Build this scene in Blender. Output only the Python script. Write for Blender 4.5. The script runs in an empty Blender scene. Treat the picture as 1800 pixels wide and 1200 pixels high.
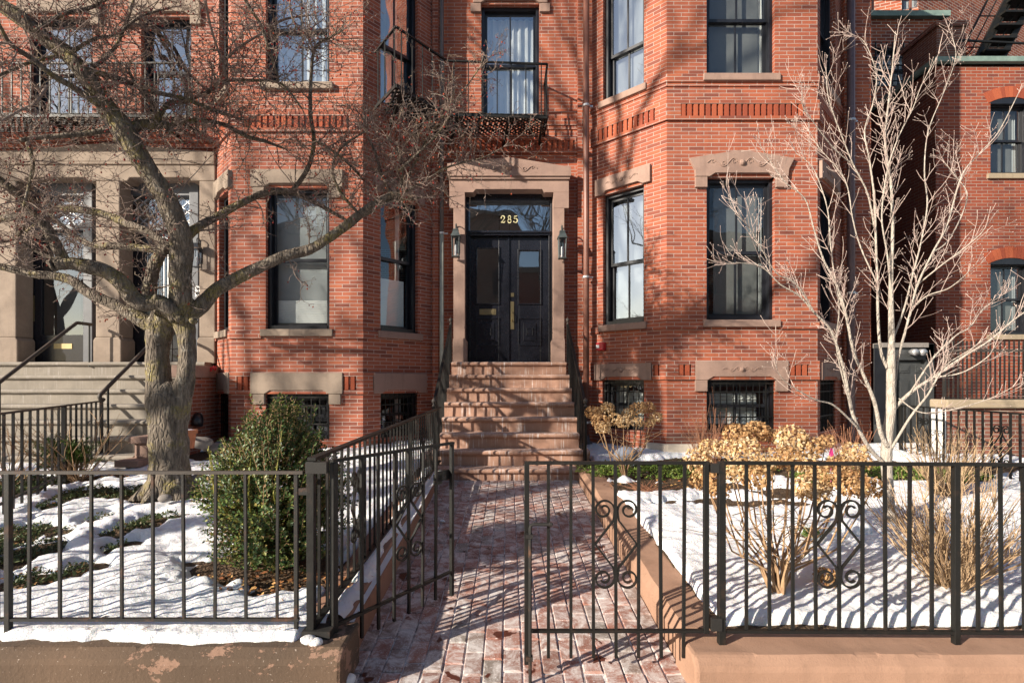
import bpy, math, random
from mathutils import Vector as V, noise
R = random.Random(7)
rad = math.radians
FX, CX, HY, H = 930.0, 893.0, 670.0, 1.45
def P(px, py, Y): return V(((px-CX)/FX*Y, Y, H-(py-HY)/FX*Y))
def XX(px, Y): return (px-CX)/FX*Y
def ZZ(py, Y): return H-(py-HY)/FX*Y
sc = bpy.context.scene
COL = sc.collection
ORG = {}
def lerp(a, b, t): return a+(b-a)*t
# ---------------------------------------------------------------- mesh builder
class Fr:
    """vertical plane: origin (x,y), tangent to the right as seen from outside"""
    def __init__(s, a, b):
        s.o = V((a[0], a[1])); t = V((b[0]-a[0], b[1]-a[1])); s.len = t.length; s.t = t.normalized()
        s.n = V((s.t.y, -s.t.x))
    def pt(s, u, d, z):
        q = s.o+s.t*u+s.n*d
        return V((q.x, q.y, z))
    def u(s, px):
        a = (px-CX)/FX
        return (a*s.o.y-s.o.x)/(s.t.x-a*s.t.y)
    def z(s, px, py): return ZZ(py, s.o.y+s.t.y*s.u(px))
BOXF = [(0,3,2,1),(4,5,6,7),(0,1,5,4),(1,2,6,5),(2,3,7,6),(3,0,4,7)]
class MB:
    def __init__(s): s.v = []; s.f = []
    def add(s, vs, fs):
        b = len(s.v); s.v.extend(tuple(x) for x in vs); s.f.extend(tuple(i+b for i in f) for f in fs); return s
    def box(s, x0, x1, y0, y1, z0, z1):
        return s.add([(x0,y0,z0),(x1,y0,z0),(x1,y1,z0),(x0,y1,z0),(x0,y0,z1),(x1,y0,z1),(x1,y1,z1),(x0,y1,z1)], BOXF)
    def fbox(s, F, u0, u1, d0, d1, z0, z1):
        vs = [F.pt(u0,d1,z0),F.pt(u1,d1,z0),F.pt(u1,d0,z0),F.pt(u0,d0,z0),F.pt(u0,d1,z1),F.pt(u1,d1,z1),F.pt(u1,d0,z1),F.pt(u0,d0,z1)]
        return s.add(vs, BOXF)
    def prism(s, F, poly, d0, d1):
        n = len(poly)
        a = [F.pt(u,d1,z) for u,z in poly]; b = [F.pt(u,d0,z) for u,z in poly]
        fs = [tuple(range(n)), tuple(range(2*n-1, n-1, -1))]
        fs += [(i, i+n, (i+1)%n+n, (i+1)%n) for i in range(n)]
        return s.add(a+b, fs)
    def extr(s, prof, x0, x1):
        """profile of (y,z) points extruded along x"""
        n = len(prof)
        a = [(x0,y,z) for y,z in prof]; b = [(x1,y,z) for y,z in prof]
        fs = [tuple(range(n)), tuple(range(2*n-1, n-1, -1))]
        fs += [(i, i+n, (i+1)%n+n, (i+1)%n) for i in range(n)]
        return s.add(a+b, fs)
    def beam(s, p, q, w, h, up=(0,0,1)):
        p, q, up = V(p), V(q), V(up); d = (q-p)
        if d.length < 1e-6: return s
        d.normalize()
        sd = d.cross(up)
        if sd.length < 1e-4: sd = d.cross(V((0,1,0)))
        sd.normalize(); u2 = sd.cross(d)
        vs = []
        for c in (p, q):
            for a, b in ((-1,-1),(1,-1),(1,1),(-1,1)): vs.append(c+sd*(a*w/2)+u2*(b*h/2))
        return s.add(vs, [(3,2,1,0),(4,5,6,7),(0,1,5,4),(1,2,6,5),(2,3,7,6),(3,0,4,7)])
    def tube(s, pts, rs, n=6, cap=True, rough=0.0, fr=3.0):
        pts = [V(p) for p in pts]; m = len(pts)
        if not isinstance(rs, (list, tuple)): rs = [rs]*m
        d = (pts[1]-pts[0]).normalized()
        a = d.cross(V((0,0,1)))
        if a.length < 1e-3: a = d.cross(V((0,1,0)))
        a.normalize()
        vs = []
        for i in range(m):
            if 0 < i < m-1: d2 = (pts[i+1]-pts[i-1])
            elif i == 0: d2 = pts[1]-pts[0]
            else: d2 = pts[-1]-pts[-2]
            if d2.length > 1e-9: d = d2.normalized()
            a = a-d*a.dot(d)
            if a.length < 1e-6: a = d.orthogonal()
            a.normalize(); b = d.cross(a)
            for k in range(n):
                t = 2*math.pi*k/n
                q = a*math.cos(t)+b*math.sin(t); r = rs[i]
                if rough: r *= 1+rough*(noise.noise((pts[i]*fr+q*0.9)+V((3,1,7)))+0.6*noise.noise((pts[i]*fr*2.7+q*2.5)))
                vs.append(pts[i]+q*r)
        fs = []
        for i in range(m-1):
            for k in range(n):
                k2 = (k+1) % n
                fs.append((i*n+k, i*n+k2, (i+1)*n+k2, (i+1)*n+k))
        if cap and n > 2: fs.append(tuple(range(n-1,-1,-1))); fs.append(tuple((m-1)*n+k for k in range(n)))
        return s.add(vs, fs)
    def ball(s, c, r, seg=8, rings=5, sq=(1,1,1), rough=0.0, fr=4.0):
        c = V(c); vs = [c+V((0,0,-r*sq[2]))]; fs = []
        for j in range(1, rings):
            ph = math.pi*j/rings-math.pi/2
            for k in range(seg):
                t = 2*math.pi*k/seg
                q = V((math.cos(ph)*math.cos(t)*sq[0], math.cos(ph)*math.sin(t)*sq[1], math.sin(ph)*sq[2]))*r
                if rough: q *= 1+rough*noise.noise((c+q)*fr)
                vs.append(c+q)
        vs.append(c+V((0,0,r*sq[2]))); L = len(vs)-1
        for k in range(seg):
            k2 = (k+1) % seg
            fs.append((0, 1+k2, 1+k)); fs.append((L, L-seg+k, L-seg+k2))
            for j in range(rings-2): fs.append((1+j*seg+k, 1+j*seg+k2, 1+(j+1)*seg+k2, 1+(j+1)*seg+k))
        return s.add(vs, fs)
    def lathe(s, c, prof, n=16):
        c = V(c); vs = []; fs = []
        for r, z in prof:
            for k in range(n):
                t = 2*math.pi*k/n; vs.append(c+V((r*math.cos(t), r*math.sin(t), z)))
        m = len(prof)
        for i in range(m-1):
            for k in range(n): fs.append((i*n+k, i*n+(k+1)%n, (i+1)*n+(k+1)%n, (i+1)*n+k))
        fs.append(tuple(range(n-1,-1,-1))); fs.append(tuple((m-1)*n+k for k in range(n)))
        return s.add(vs, fs)
    def ribbon(s, F, pts, ws, d0, d1):
        """flat stroke of changing width in a wall plane"""
        n = len(pts); L = []; Rr = []
        for i in range(n):
            a = V(pts[max(0,i-1)]); b = V(pts[min(n-1,i+1)]); t = (b-a).normalized(); q = V((-t.y, t.x))
            w = ws[i] if isinstance(ws,(list,tuple)) else ws
            L.append(V(pts[i])+q*w/2); Rr.append(V(pts[i])-q*w/2)
        for i in range(n-1): s.prism(F, [tuple(Rr[i]),tuple(Rr[i+1]),tuple(L[i+1]),tuple(L[i])], d0, d1)
        return s
    def leaf(s, c, d, up, l, w):
        d = V(d).normalized(); sd = d.cross(V(up))
        if sd.length < 1e-4: sd = d.orthogonal()
        sd.normalize(); c = V(c); n = sd.cross(d)
        return s.add([c, c+d*l*.5+sd*w/2+n*w*.12, c+d*l, c+d*l*.5-sd*w/2+n*w*.12], [(0,1,2,3)])
    def build(s, name, mat, parent=None, smooth=False, bevel=0, uv=True, label=None, loc=None):
        org = ORG.get(parent.name, V((0,0,0))) if parent else (V(loc) if loc else V((0,0,0)))
        me = bpy.data.meshes.new(name)
        me.from_pydata([(x-org.x, y-org.y, z-org.z) for x,y,z in s.v], [], s.f)
        me.validate(); me.update()
        if uv:
            ul = me.uv_layers.new(name='UVMap').data
            vv = me.vertices
            for p in me.polygons:
                nn = p.normal
                if abs(nn.z) > .75: fn = lambda c: (c.x+org.x, c.y+org.y)
                else:
                    t = V((-nn.y, nn.x, 0)); t = t.normalized() if t.length > 1e-5 else V((1,0,0))
                    if abs(t.x) > .5 and t.x < 0 or (abs(t.x) <= .5 and t.y < 0): t = -t
                    fn = lambda c, t=t: ((c.x+org.x)*t.x+(c.y+org.y)*t.y, c.z+org.z)
                for li in p.loop_indices: ul[li].uv = fn(vv[me.loops[li].vertex_index].co)
        if mat: me.materials.append(mat)
        if smooth: me.polygons.foreach_set('use_smooth', [True]*len(me.polygons))
        o = bpy.data.objects.new(name, me); COL.objects.link(o)
        if parent: o.parent = parent
        elif loc: o.location = org
        ORG[o.name] = org
        if bevel:
            m = o.modifiers.new('edge', 'BEVEL'); m.width = bevel; m.segments = 2; m.limit_method = 'ANGLE'; m.angle_limit = rad(40)
        if label: o['label'] = label
        return o
def inst(name, me, parent, loc, rz=0):
    o = bpy.data.objects.new(name, me); COL.objects.link(o); o.parent = parent
    o.location = V(loc)-ORG[parent.name]; o.rotation_euler = (0,0,rz); ORG[o.name] = V(loc); return o
def tag(o, label=None, cat=None, group=None, kind=None):
    if label: o['label'] = label
    if cat: o['category'] = cat
    if group: o['group'] = group
    if kind: o['kind'] = kind
    return o
def thing(name, label, cat, loc=(0,0,0), group=None):
    o = bpy.data.objects.new(name, None); COL.objects.link(o); o.location = loc; o.empty_display_size = .1
    ORG[o.name] = V(loc); return tag(o, label, cat, group)
# ---------------------------------------------------------------- materials
class NT:
    def __init__(s, name):
        m = bpy.data.materials.new(name); m.use_nodes = True; s.m = m; s.t = m.node_tree; s.t.nodes.clear()
        s.out = s.n('ShaderNodeOutputMaterial'); s.p = s.n('ShaderNodeBsdfPrincipled'); s.l(s.p.outputs[0], s.out.inputs[0])
    def n(s, k, **kw):
        x = s.t.nodes.new(k)
        for a, b in kw.items(): setattr(x, a, b)
        return x
    def l(s, a, b): s.t.links.new(a, b)
    def pos(s): return s.n('ShaderNodeNewGeometry').outputs['Position']
    def uvs(s): return s.n('ShaderNodeUVMap').outputs[0]
    def isl(s): return s.n('ShaderNodeNewGeometry').outputs['Random Per Island']
    def mapv(s, v, sc_=(1,1,1), rot=(0,0,0)):
        x = s.n('ShaderNodeMapping'); s.l(v, x.inputs[0]); x.inputs['Scale'].default_value = sc_; x.inputs['Rotation'].default_value = rot
        return x.outputs[0]
    def noise(s, v, scale, det=3, rough=.55, dist=0):
        x = s.n('ShaderNodeTexNoise'); s.l(v, x.inputs['Vector']); x.inputs['Scale'].default_value = scale
        x.inputs['Detail'].default_value = det; x.inputs['Roughness'].default_value = rough; x.inputs['Distortion'].default_value = dist
        return x.outputs[0]
    def vor(s, v, scale, feat='F1', out=0):
        x = s.n('ShaderNodeTexVoronoi', feature=feat); s.l(v, x.inputs['Vector']); x.inputs['Scale'].default_value = scale
        return x.outputs[out]
    def ramp(s, f, stops, interp='LINEAR'):
        x = s.n('ShaderNodeValToRGB'); s.l(f, x.inputs[0]); cr = x.color_ramp; cr.interpolation = interp
        while len(cr.elements) < len(stops): cr.elements.new(.5)
        for e, (p, c) in zip(cr.elements, stops):
            e.position = p; e.color = (c[0],c[1],c[2],1) if isinstance(c,(tuple,list)) else (c,c,c,1)
        return x.outputs[0]
    def mix(s, f, a, b, mode='MIX'):
        x = s.n('ShaderNodeMix', data_type='RGBA', blend_type=mode)
        for sock, val in ((x.inputs[0], f), (x.inputs[6], a), (x.inputs[7], b)):
            if hasattr(val, 'is_linked'): s.l(val, sock)
            elif isinstance(val, (tuple,list)): sock.default_value = (*val[:3], 1)
            else: sock.default_value = val
        return x.outputs[2]
    def math(s, op, a, b=None):
        x = s.n('ShaderNodeMath', operation=op)
        for i, val in enumerate((a, b)):
            if val is None: continue
            if hasattr(val, 'is_linked'): s.l(val, x.inputs[i])
            else: x.inputs[i].default_value = val
        return x.outputs[0]
    def bump(s, h, st=.5, d=.01, chain=None):
        x = s.n('ShaderNodeBump'); s.l(h, x.inputs['Height']); x.inputs['Strength'].default_value = st; x.inputs['Distance'].default_value = d
        if chain: s.l(chain, x.inputs['Normal'])
        return x.outputs[0]
    def set(s, col=None, rough=None, nrm=None, metal=None, spec=None, **kw):
        for nm, val in (('Base Color',col),('Roughness',rough),('Normal',nrm),('Metallic',metal),('Specular IOR Level',spec)):
            if val is None: continue
            if hasattr(val, 'is_linked'): s.l(val, s.p.inputs[nm])
            elif isinstance(val,(tuple,list)): s.p.inputs[nm].default_value = (*val[:3],1)
            else: s.p.inputs[nm].default_value = val
        return s.m
def m_brick(name, c1, c2, mortar, bw=.215, rh=.0545, ms=.0044, soot=.22, cdark=(.10,.035,.03)):
    k = NT(name); uv = k.uvs(); pos = k.pos()
    b = k.n('ShaderNodeTexBrick'); k.l(uv, b.inputs['Vector']); b.offset = .5
    for nm, vl in (('Scale',1),('Mortar Size',ms),('Mortar Smooth',.2),('Bias',-.1),('Brick Width',bw),('Row Height',rh)): b.inputs[nm].default_value = vl
    b.inputs['Color1'].default_value = (0,0,0,1); b.inputs['Color2'].default_value = (1,1,1,1); b.inputs['Mortar'].default_value = (.5,.5,.5,1)
    base = k.ramp(b.outputs[0], [(0,lerp3(c2,cdark,.45)),(.12,lerp3(c1,c2,.8)),(.45,lerp3(c1,c2,.3)),(.8,c1),(1,lerp3(c1,(.50,.17,.07),.4))])
    fine = k.noise(pos, 60, 3); big = k.noise(pos, 1.1, 4, .6, .4)
    base = k.mix(k.math('MULTIPLY', fine, .25), base, (.18,.06,.04))
    base = k.mix(k.ramp(big, [(.42,0),(.72,soot)]), base, lerp3(c2,(.1,.06,.05),.6))
    spots = k.ramp(k.noise(pos, 7, 5, .7), [(.66,0),(.75,.35)])
    base = k.mix(spots, base, (.36,.19,.13))
    stk = k.math('MULTIPLY', k.ramp(k.noise(k.mapv(pos, (5,5,.55)), 1, 5, .65), [(.5,0),(.72,.5)]), k.ramp(k.noise(pos, .8, 2), [(.4,.2),(.6,1)]))
    base = k.mix(stk, base, lerp3(c2,(.05,.03,.025),.6))
    mcol = k.mix(k.noise(pos, 5, 3), mortar, [x*.55 for x in mortar])
    col = k.mix(b.outputs[1], base, mcol)
    hgt = k.math('ADD', k.math('MULTIPLY', k.math('SUBTRACT', 1, b.outputs[1]), 1), k.math('MULTIPLY', fine, .25))
    k.set(col, .82, k.bump(hgt, .7, .006), spec=.3)
    return k.m
def lerp3(a, b, t): return tuple(a[i]+(b[i]-a[i])*t for i in range(3))
def m_stone(name, c, dark=None, sc_=3, var=.5, bmp=.45, streak=True, rough=.85):
    k = NT(name); pos = k.pos(); dark = dark or tuple(x*.6 for x in c)
    a = k.noise(pos, sc_, 6, .65, .3); g = k.noise(pos, 140, 2)
    col = k.mix(k.ramp(a, [(.35,0),(.7,var)]), c, dark)
    col = k.mix(k.math('MULTIPLY', g, .35), col, tuple(min(1,x*1.35) for x in c))
    ly = k.noise(k.mapv(pos, (3.5,3.5,22)), 1, 5, .7); a = k.math('ADD', a, k.math('MULTIPLY', ly, .5))
    col = k.mix(k.ramp(k.noise(pos, 17, 5, .75), [(.58,0),(.68,.4)]), col, tuple(x*.62 for x in c))
    if streak:
        st = k.noise(k.mapv(pos, (9,9,.9)), 1.0, 4, .6)
        col = k.mix(k.ramp(st, [(.52,0),(.75,.45)]), col, tuple(x*.55 for x in c))
    return k.set(col, rough, k.bump(k.math('ADD', a, k.math('MULTIPLY', g, .4)), bmp, .01), spec=.25)
def m_plain(name, c, rough=.5, var=.25, sc_=8, metal=0, bmp=0, spec=.5, c2=None):
    k = NT(name); pos = k.pos(); a = k.noise(pos, sc_, 4, .6)
    col = k.mix(k.ramp(a, [(.35,0),(.7,1)]), c, c2 or tuple(x*(1-var) for x in c))
    return k.set(col, rough, k.bump(k.noise(pos, sc_*6, 3), bmp, .004) if bmp else None, metal, spec)
def m_isl(name, stops, rough=.5, spec=.4, trans=0):
    k = NT(name); col = k.ramp(k.isl(), stops)
    k.set(col, rough, spec=spec)
    if trans:
        t = k.n('ShaderNodeBsdfTranslucent'); k.l(col, t.inputs[0]); mx = k.n('ShaderNodeMixShader'); mx.inputs[0].default_value = trans
        k.l(k.p.outputs[0], mx.inputs[1]); k.l(t.outputs[0], mx.inputs[2]); k.l(mx.outputs[0], k.out.inputs[0])
    return k.m
def m_glass(name, tint=(.84,.88,.89), base=.10, wav=.35):
    k = NT(name); k.t.nodes.remove(k.p)
    tr = k.n('ShaderNodeBsdfTransparent'); tr.inputs[0].default_value = (*tint,1)
    gl = k.n('ShaderNodeBsdfGlossy'); gl.inputs['Roughness'].default_value = .012; gl.inputs[0].default_value = (.9,.94,1,1)
    bm = k.bump(k.noise(k.pos(), 1.6, 1, .4), wav, .02); k.l(bm, gl.inputs['Normal'])
    fr = k.n('ShaderNodeLayerWeight'); fr.inputs[0].default_value = .5
    f = k.math('MINIMUM', k.math('ADD', k.math('MULTIPLY', k.math('POWER', fr.outputs['Facing'], 4.0), .8), base), .95)
    mx = k.n('ShaderNodeMixShader'); k.l(f, mx.inputs[0]); k.l(tr.outputs[0], mx.inputs[1]); k.l(gl.outputs[0], mx.inputs[2]); k.l(mx.outputs[0], k.out.inputs[0])
    return k.m
M = {}
M['brick'] = m_brick('brick_red', (.355,.096,.047), (.255,.066,.038), (.47,.36,.31))
M['brick2'] = m_brick('brick_rose', (.365,.106,.057), (.265,.073,.044), (.50,.39,.34))
M['brickside'] = m_brick('brick_side', (.29,.066,.030), (.20,.042,.025), (.38,.29,.24), ms=.0055, bw=.225, rh=.066)
M['brickfar'] = m_brick('brick_far', (.36,.095,.043), (.26,.06,.033), (.54,.43,.36), ms=.009, bw=.25, rh=.085)
M['brickbase'] = m_brick('brick_base', (.22,.085,.055), (.15,.06,.045), (.36,.3,.25), soot=.6, ms=.006)
def m_bit():
    k = NT('brick_single'); pos = k.pos()
    col = k.ramp(k.isl(), [(0,(.22,.045,.024)),(.5,(.32,.07,.03)),(1,(.40,.10,.043))])
    f = k.noise(pos, 60, 3); col = k.mix(k.math('MULTIPLY', f, .45), col, (.16,.05,.035))
    return k.set(col, .85, k.bump(f, .4, .005), spec=.3)
M['bit'] = m_bit()
M['brown'] = m_stone('brownstone', (.30,.20,.16), (.16,.105,.088), var=.75)
M['browntan'] = m_stone('brownstone_tan', (.285,.225,.178), (.15,.115,.092), var=.8)
M['brownrose'] = m_stone('brownstone_rose', (.28,.18,.15))
def m_step(name, c, salt):
    k = NT(name); pos = k.pos(); geo = k.n('ShaderNodeNewGeometry')
    a = k.noise(pos, 4, 6, .65, .3); col = k.mix(k.ramp(a, [(.35,0),(.7,.6)]), c, tuple(x*.6 for x in c))
    drips = k.noise(k.mapv(pos, (42,6,1.6)), 1, 3, .6); patch = k.noise(pos, 3.5, 5, .7)
    wh = k.math('MULTIPLY', k.ramp(drips, [(.54,0),(.66,1)]), k.ramp(patch, [(.42,0),(.62,salt)]))
    sep = k.n('ShaderNodeSeparateXYZ'); k.l(geo.outputs['Normal'], sep.inputs[0])
    top = k.math('MULTIPLY', k.ramp(sep.outputs[2], [(.4,0),(.9,.6)]), k.ramp(k.noise(pos, 22, 5, .75), [(.46,0),(.62,salt)]))
    col = k.mix(k.math('MAXIMUM', wh, top), col, (.72,.68,.66))
    return k.set(col, .85, k.bump(k.math('ADD', a, k.math('MULTIPLY', k.noise(pos,120,2), .4)), .3, .01), spec=.25)
M['step'] = m_step('step_brownstone', (.37,.215,.155), .75)
M['step2'] = m_step('step_greystone', (.255,.225,.19), .22)
def m_peel():
    k = NT('painted_stone_peeling'); pos = k.pos()
    a = k.noise(k.mapv(pos,(1,1,1.4)), 6.5, 8, .72, .15); b = k.noise(pos, .9, 3)
    x = k.n('ShaderNodeSeparateXYZ'); k.l(pos, x.inputs[0])
    g = k.math('MINIMUM', .06, k.math('MULTIPLY', k.math('ADD', x.outputs[0], 1.7), .12))   # the paint has come off more towards the gate end
    m = k.ramp(k.math('ADD', a, g), [(.595,0),(.61,1)])
    paint = k.mix(k.ramp(b, [(.35,0),(.7,1)]), (.125,.082,.055), (.07,.050,.036))
    stone = k.mix(k.noise(pos, 30, 4, .7), (.265,.165,.118), (.20,.12,.085))
    sp = k.ramp(k.noise(pos, 95, 2), [(.68,0),(.74,.6)])
    col = k.mix(sp, k.mix(m, paint, stone), (.5,.42,.36))
    return k.set(col, .9, k.bump(k.math('ADD', k.math('MULTIPLY', m, -.5), k.noise(pos, 55, 4, .7)), .5, .008), spec=.25)
M['peel'] = m_peel()
M['salmon'] = m_stone('painted_stone_salmon', (.33,.20,.138), (.21,.12,.08), sc_=3.2, var=.8, bmp=.55)
M['kerb'] = m_stone('kerb_brown', (.30,.17,.115), (.19,.10,.07), sc_=3, var=.7, bmp=.4)
M['limestone'] = m_stone('limestone', (.52,.45,.37), sc_=4)
M['coping'] = m_stone('coping_buff', (.33,.265,.185), (.20,.155,.11), sc_=3)
def m_iron(name, c, rust=.3, rough=.42):
    k = NT(name); pos = k.pos()
    a = k.noise(pos, 9, 6, .7); f = k.noise(pos, 120, 2)
    col = k.mix(k.ramp(a, [(.55,0),(.74,rust)]), c, (.16,.07,.035))
    col = k.mix(k.ramp(f, [(.66,0),(.8,.14)]), col, (.12,.11,.10))
    return k.set(col, k.ramp(a, [(.3,rough-.06),(.8,.75)]), k.bump(k.math('ADD', a, f), .3, .003), spec=.33)
M['iron'] = m_iron('black_iron', (.009,.0088,.008), .16)
M['ironold'] = m_iron('old_iron', (.020,.019,.018), .7, .5)
M['ironrail'] = m_iron('worn_iron_rail', (.055,.046,.040), .5, .5)
M['navy'] = m_plain('black_gloss_paint', (.012,.013,.019), .24, .2, bmp=.05)
M['frame'] = m_plain('window_paint_black', (.014,.015,.020), .3, .3, bmp=.06)
M['greyframe'] = m_plain('grey_blue_paint', (.085,.09,.105), .4, .3, bmp=.1)
M['glass'] = m_glass('window_glass', base=.10)
M['glassup'] = m_glass('window_glass_bright', base=.38); M['glasslow'] = m_glass('window_glass_clear', base=.05)
M['glassdoor'] = m_glass('door_glass', base=.22, wav=.15)
M['lampglass'] = m_glass('lamp_glass', (.9,.92,.95), .05, .05)
M['curtain'] = m_plain('curtain_white', (.78,.77,.74), .9, .1, 3)
M['greycurtain'] = m_plain('curtain_grey', (.36,.37,.37), .9, .15, 3); M['sheer'] = m_plain('curtain_dim', (.15,.15,.145), .9, .25, 2)
M['brickshade'] = m_brick('brick_alley_shaded', (.13,.035,.02), (.08,.022,.016), (.2,.15,.13), ms=.0055, bw=.225, rh=.066)  # side brick again, with the alley's deep shade put into the colour
M['room'] = m_plain('dim_room_wall', (.10,.095,.09), .9, .3, 2)
M['drape'] = m_plain('drape_dark', (.10,.10,.095), .9, .3, 3)
def m_blind():
    k = NT('pleated_blind'); pos = k.pos(); x = k.n('ShaderNodeSeparateXYZ'); k.l(pos, x.inputs[0])
    w = k.math('SINE', k.math('MULTIPLY', x.outputs[2], 250)); 
    return k.set(k.mix(k.math('MULTIPLY_ADD', w, .15), (.82,.81,.78), (.7,.69,.66)), .8, k.bump(w, .4, .004))
M['blind'] = m_blind()
M['slat'] = m_plain('shutter_white', (.80,.80,.76), .6, .1)
M['brass'] = m_plain('brass', (.30,.24,.13), .4, .2, metal=.8)
M['steel'] = m_plain('brushed_steel', (.55,.55,.56), .4, .15, metal=.7)
M['whiteplastic'] = m_plain('white_plastic', (.72,.72,.72), .4, .1)
M['patina'] = m_plain('lamp_verdigris', (.055,.068,.068), .5, .4, 14, c2=(.028,.035,.037))
M['copper'] = m_plain('copper_patina', (.19,.265,.235), .8, .3, 5, c2=(.11,.165,.15))
M['rustpipe'] = m_plain('pipe_brown', (.20,.085,.06), .45, .3, 5)
M['greypipe'] = m_plain('pipe_grey', (.10,.085,.085), .5, .3, 4)
M['palepipe'] = m_plain('pipe_pale', (.36,.38,.33), .5, .35, 7)
M['purplepipe'] = m_plain('pipe_plum', (.11,.075,.085), .45, .2)
M['red'] = m_plain('red_plastic', (.50,.02,.03), .35, .1)
M['gold'] = m_plain('gold_leaf', (.60,.55,.32), .35, .1)
M['greydoor'] = m_plain('door_grey_paint', (.055,.058,.06), .4, .3, bmp=.1)
M['terracotta'] = m_plain('terracotta', (.42,.15,.07), .8, .3, 9)
M['rock'] = m_stone('rock_grey', (.20,.18,.165), sc_=9, streak=False, bmp=.6)
M['bluerock'] = m_stone('rock_blue', (.17,.19,.24), sc_=9, streak=False, bmp=.4)
M['pink'] = m_plain('magenta_tag', (.62,.04,.22), .5, .1)
def m_snow():
    k = NT('snow'); pos = k.pos()
    a = k.noise(pos, 14, 6, .72); g = k.noise(pos, 120, 4, .8); d = k.ramp(k.noise(pos, 42, 6, .78), [(.61,0),(.72,.75)])
    col = k.mix(d, (.80,.81,.84), (.30,.24,.18)); col = k.mix(k.ramp(k.noise(pos, 2.1, 4), [(.45,0),(.75,.35)]), col, (.66,.66,.68))
    k.set(col, .55, k.bump(g, .55, .008, k.bump(a, .7, .05)), spec=.3)
    k.p.inputs['Subsurface Weight'].default_value = .25; k.p.inputs['Subsurface Radius'].default_value = (.02,.03,.05); k.p.inputs['Subsurface Scale'].default_value = .6
    return k.m
M['snow'] = m_snow()
def m_soil():
    k = NT('garden_soil'); pos = k.pos(); a = k.noise(pos, 16, 6, .75); b = k.vor(pos, 55)
    col = k.ramp(a, [(.3,(.035,.022,.014)),(.55,(.10,.065,.04)),(.75,(.19,.12,.07))])
    return k.set(col, .95, k.bump(k.math('ADD', a, b), .9, .02), spec=.2)
M['soil'] = m_soil()
def m_paver():
    k = NT('brick_paver'); pos = k.pos(); 
    col = k.ramp(k.isl(), [(0,(.20,.085,.06)),(.3,(.30,.135,.10)),(.5,(.25,.135,.11)),(.66,(.21,.18,.155)),(.8,(.28,.11,.08)),(1,(.36,.165,.12))])
    a = k.noise(pos, 13, 6, .75, .5); f = k.noise(pos, 90, 4, .75)
    col = k.mix(k.ramp(a, [(.42,0),(.7,.6)]), col, (.38,.31,.28))
    salt = k.ramp(k.noise(pos, 6.5, 8, .82, .6), [(.45,0),(.60,.8)]); col = k.mix(salt, col, (.66,.62,.60))
    sp = k.ramp(f, [(.60,0),(.66,.9)]); col = k.mix(sp, col, (.78,.76,.76))
    wet = k.ramp(k.noise(pos, 5.2, 3, .6, .4), [(.635,0),(.655,1)])
    col = k.mix(wet, col, (.085,.027,.018)); rg = k.mix(wet, (.85,.85,.85), (.3,.3,.3))
    return k.set(col, rg, k.bump(k.math('ADD', f, a), .5, .004), spec=.35)
M['paver'] = m_paver()
def m_joint():
    k = NT('paver_joint'); pos = k.pos(); a = k.noise(pos, 7, 6, .75)
    return k.set(k.ramp(a, [(.34,(.06,.05,.045)),(.45,(.3,.27,.26)),(.56,(.74,.72,.72))]), .95, k.bump(k.noise(pos,80,3), .6, .005))
M['joint'] = m_joint()
M['asphalt'] = m_stone('asphalt', (.055,.055,.058), sc_=2, streak=False)
M['concrete'] = m_stone('pavement_concrete', (.36,.34,.31), sc_=2, streak=False)
def m_bark(name, c1, c2, lich=.42, sc_=1.0, bmp=.9):
    k = NT(name); pos = k.pos()
    a = k.noise(k.mapv(pos, (26*sc_,26*sc_,7*sc_)), 1, 6, .7, .6); b = k.noise(pos, 4.5, 4, .6); v = k.vor(k.mapv(pos,(30*sc_,30*sc_,9*sc_)), 1, 'DISTANCE_TO_EDGE')
    col = k.mix(k.ramp(a, [(.3,0),(.7,1)]), c2, c1)
    if lich:
        m = k.math('MULTIPLY', k.ramp(b, [(.50,0),(.60,lich)]), k.ramp(k.noise(pos, 45, 4, .7), [(.4,0),(.6,1)]))
        col = k.mix(m, col, (.30,.25,.035))
        m2 = k.ramp(k.noise(pos, 11, 5, .7, .3), [(.58,0),(.68,.5)]); col = k.mix(m2, col, (.42,.39,.33))
    return k.set(col, .92, k.bump(k.math('ADD', a, k.math('MULTIPLY', k.ramp(v,[(0,0),(.2,1)]), .6)), bmp, .018), spec=.2)
M['bark'] = m_bark('crabapple_bark', (.245,.205,.165), (.05,.04,.032), bmp=1.0)
M['twig'] = m_bark('crabapple_twig', (.33,.255,.22), (.14,.10,.085), .2, 2, .4)
M['palebark'] = m_bark('pale_bark', (.52,.465,.405), (.24,.205,.17), .0, 2.0, .5)
M['paletwig'] = m_plain('pale_twig', (.46,.375,.325), .7, .3, 20, c2=(.30,.20,.18))
M['strbark'] = m_bark('street_tree_bark', (.17,.14,.11), (.07,.06,.05), 0)
M['berry'] = m_isl('crab_berry', [(0,(.12,.01,.01)),(.6,(.30,.03,.02)),(1,(.42,.09,.03))], .35)
M['redberry'] = m_isl('red_berry', [(0,(.45,.01,.03)),(1,(.65,.03,.05))], .3)
M['box'] = m_isl('boxwood_leaf', [(0,(.022,.050,.016)),(.4,(.05,.095,.025)),(.75,(.10,.15,.035)),(.95,(.23,.23,.055)),(1,(.24,.13,.05))], .46, .4, .2)
M['yew'] = m_isl('yew_needle', [(0,(.03,.07,.015)),(.5,(.075,.14,.025)),(1,(.15,.21,.04))], .5, .4, .2)
M['cover'] = m_isl('ground_cover_leaf', [(0,(.035,.05,.02)),(.5,(.06,.09,.03)),(.85,(.12,.15,.06)),(1,(.22,.13,.06))], .5, .4, .2)
M['coverbright'] = m_isl('ground_cover_bright', [(0,(.07,.12,.02)),(.6,(.14,.22,.04)),(1,(.26,.30,.07))], .5, .4, .2)
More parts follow.
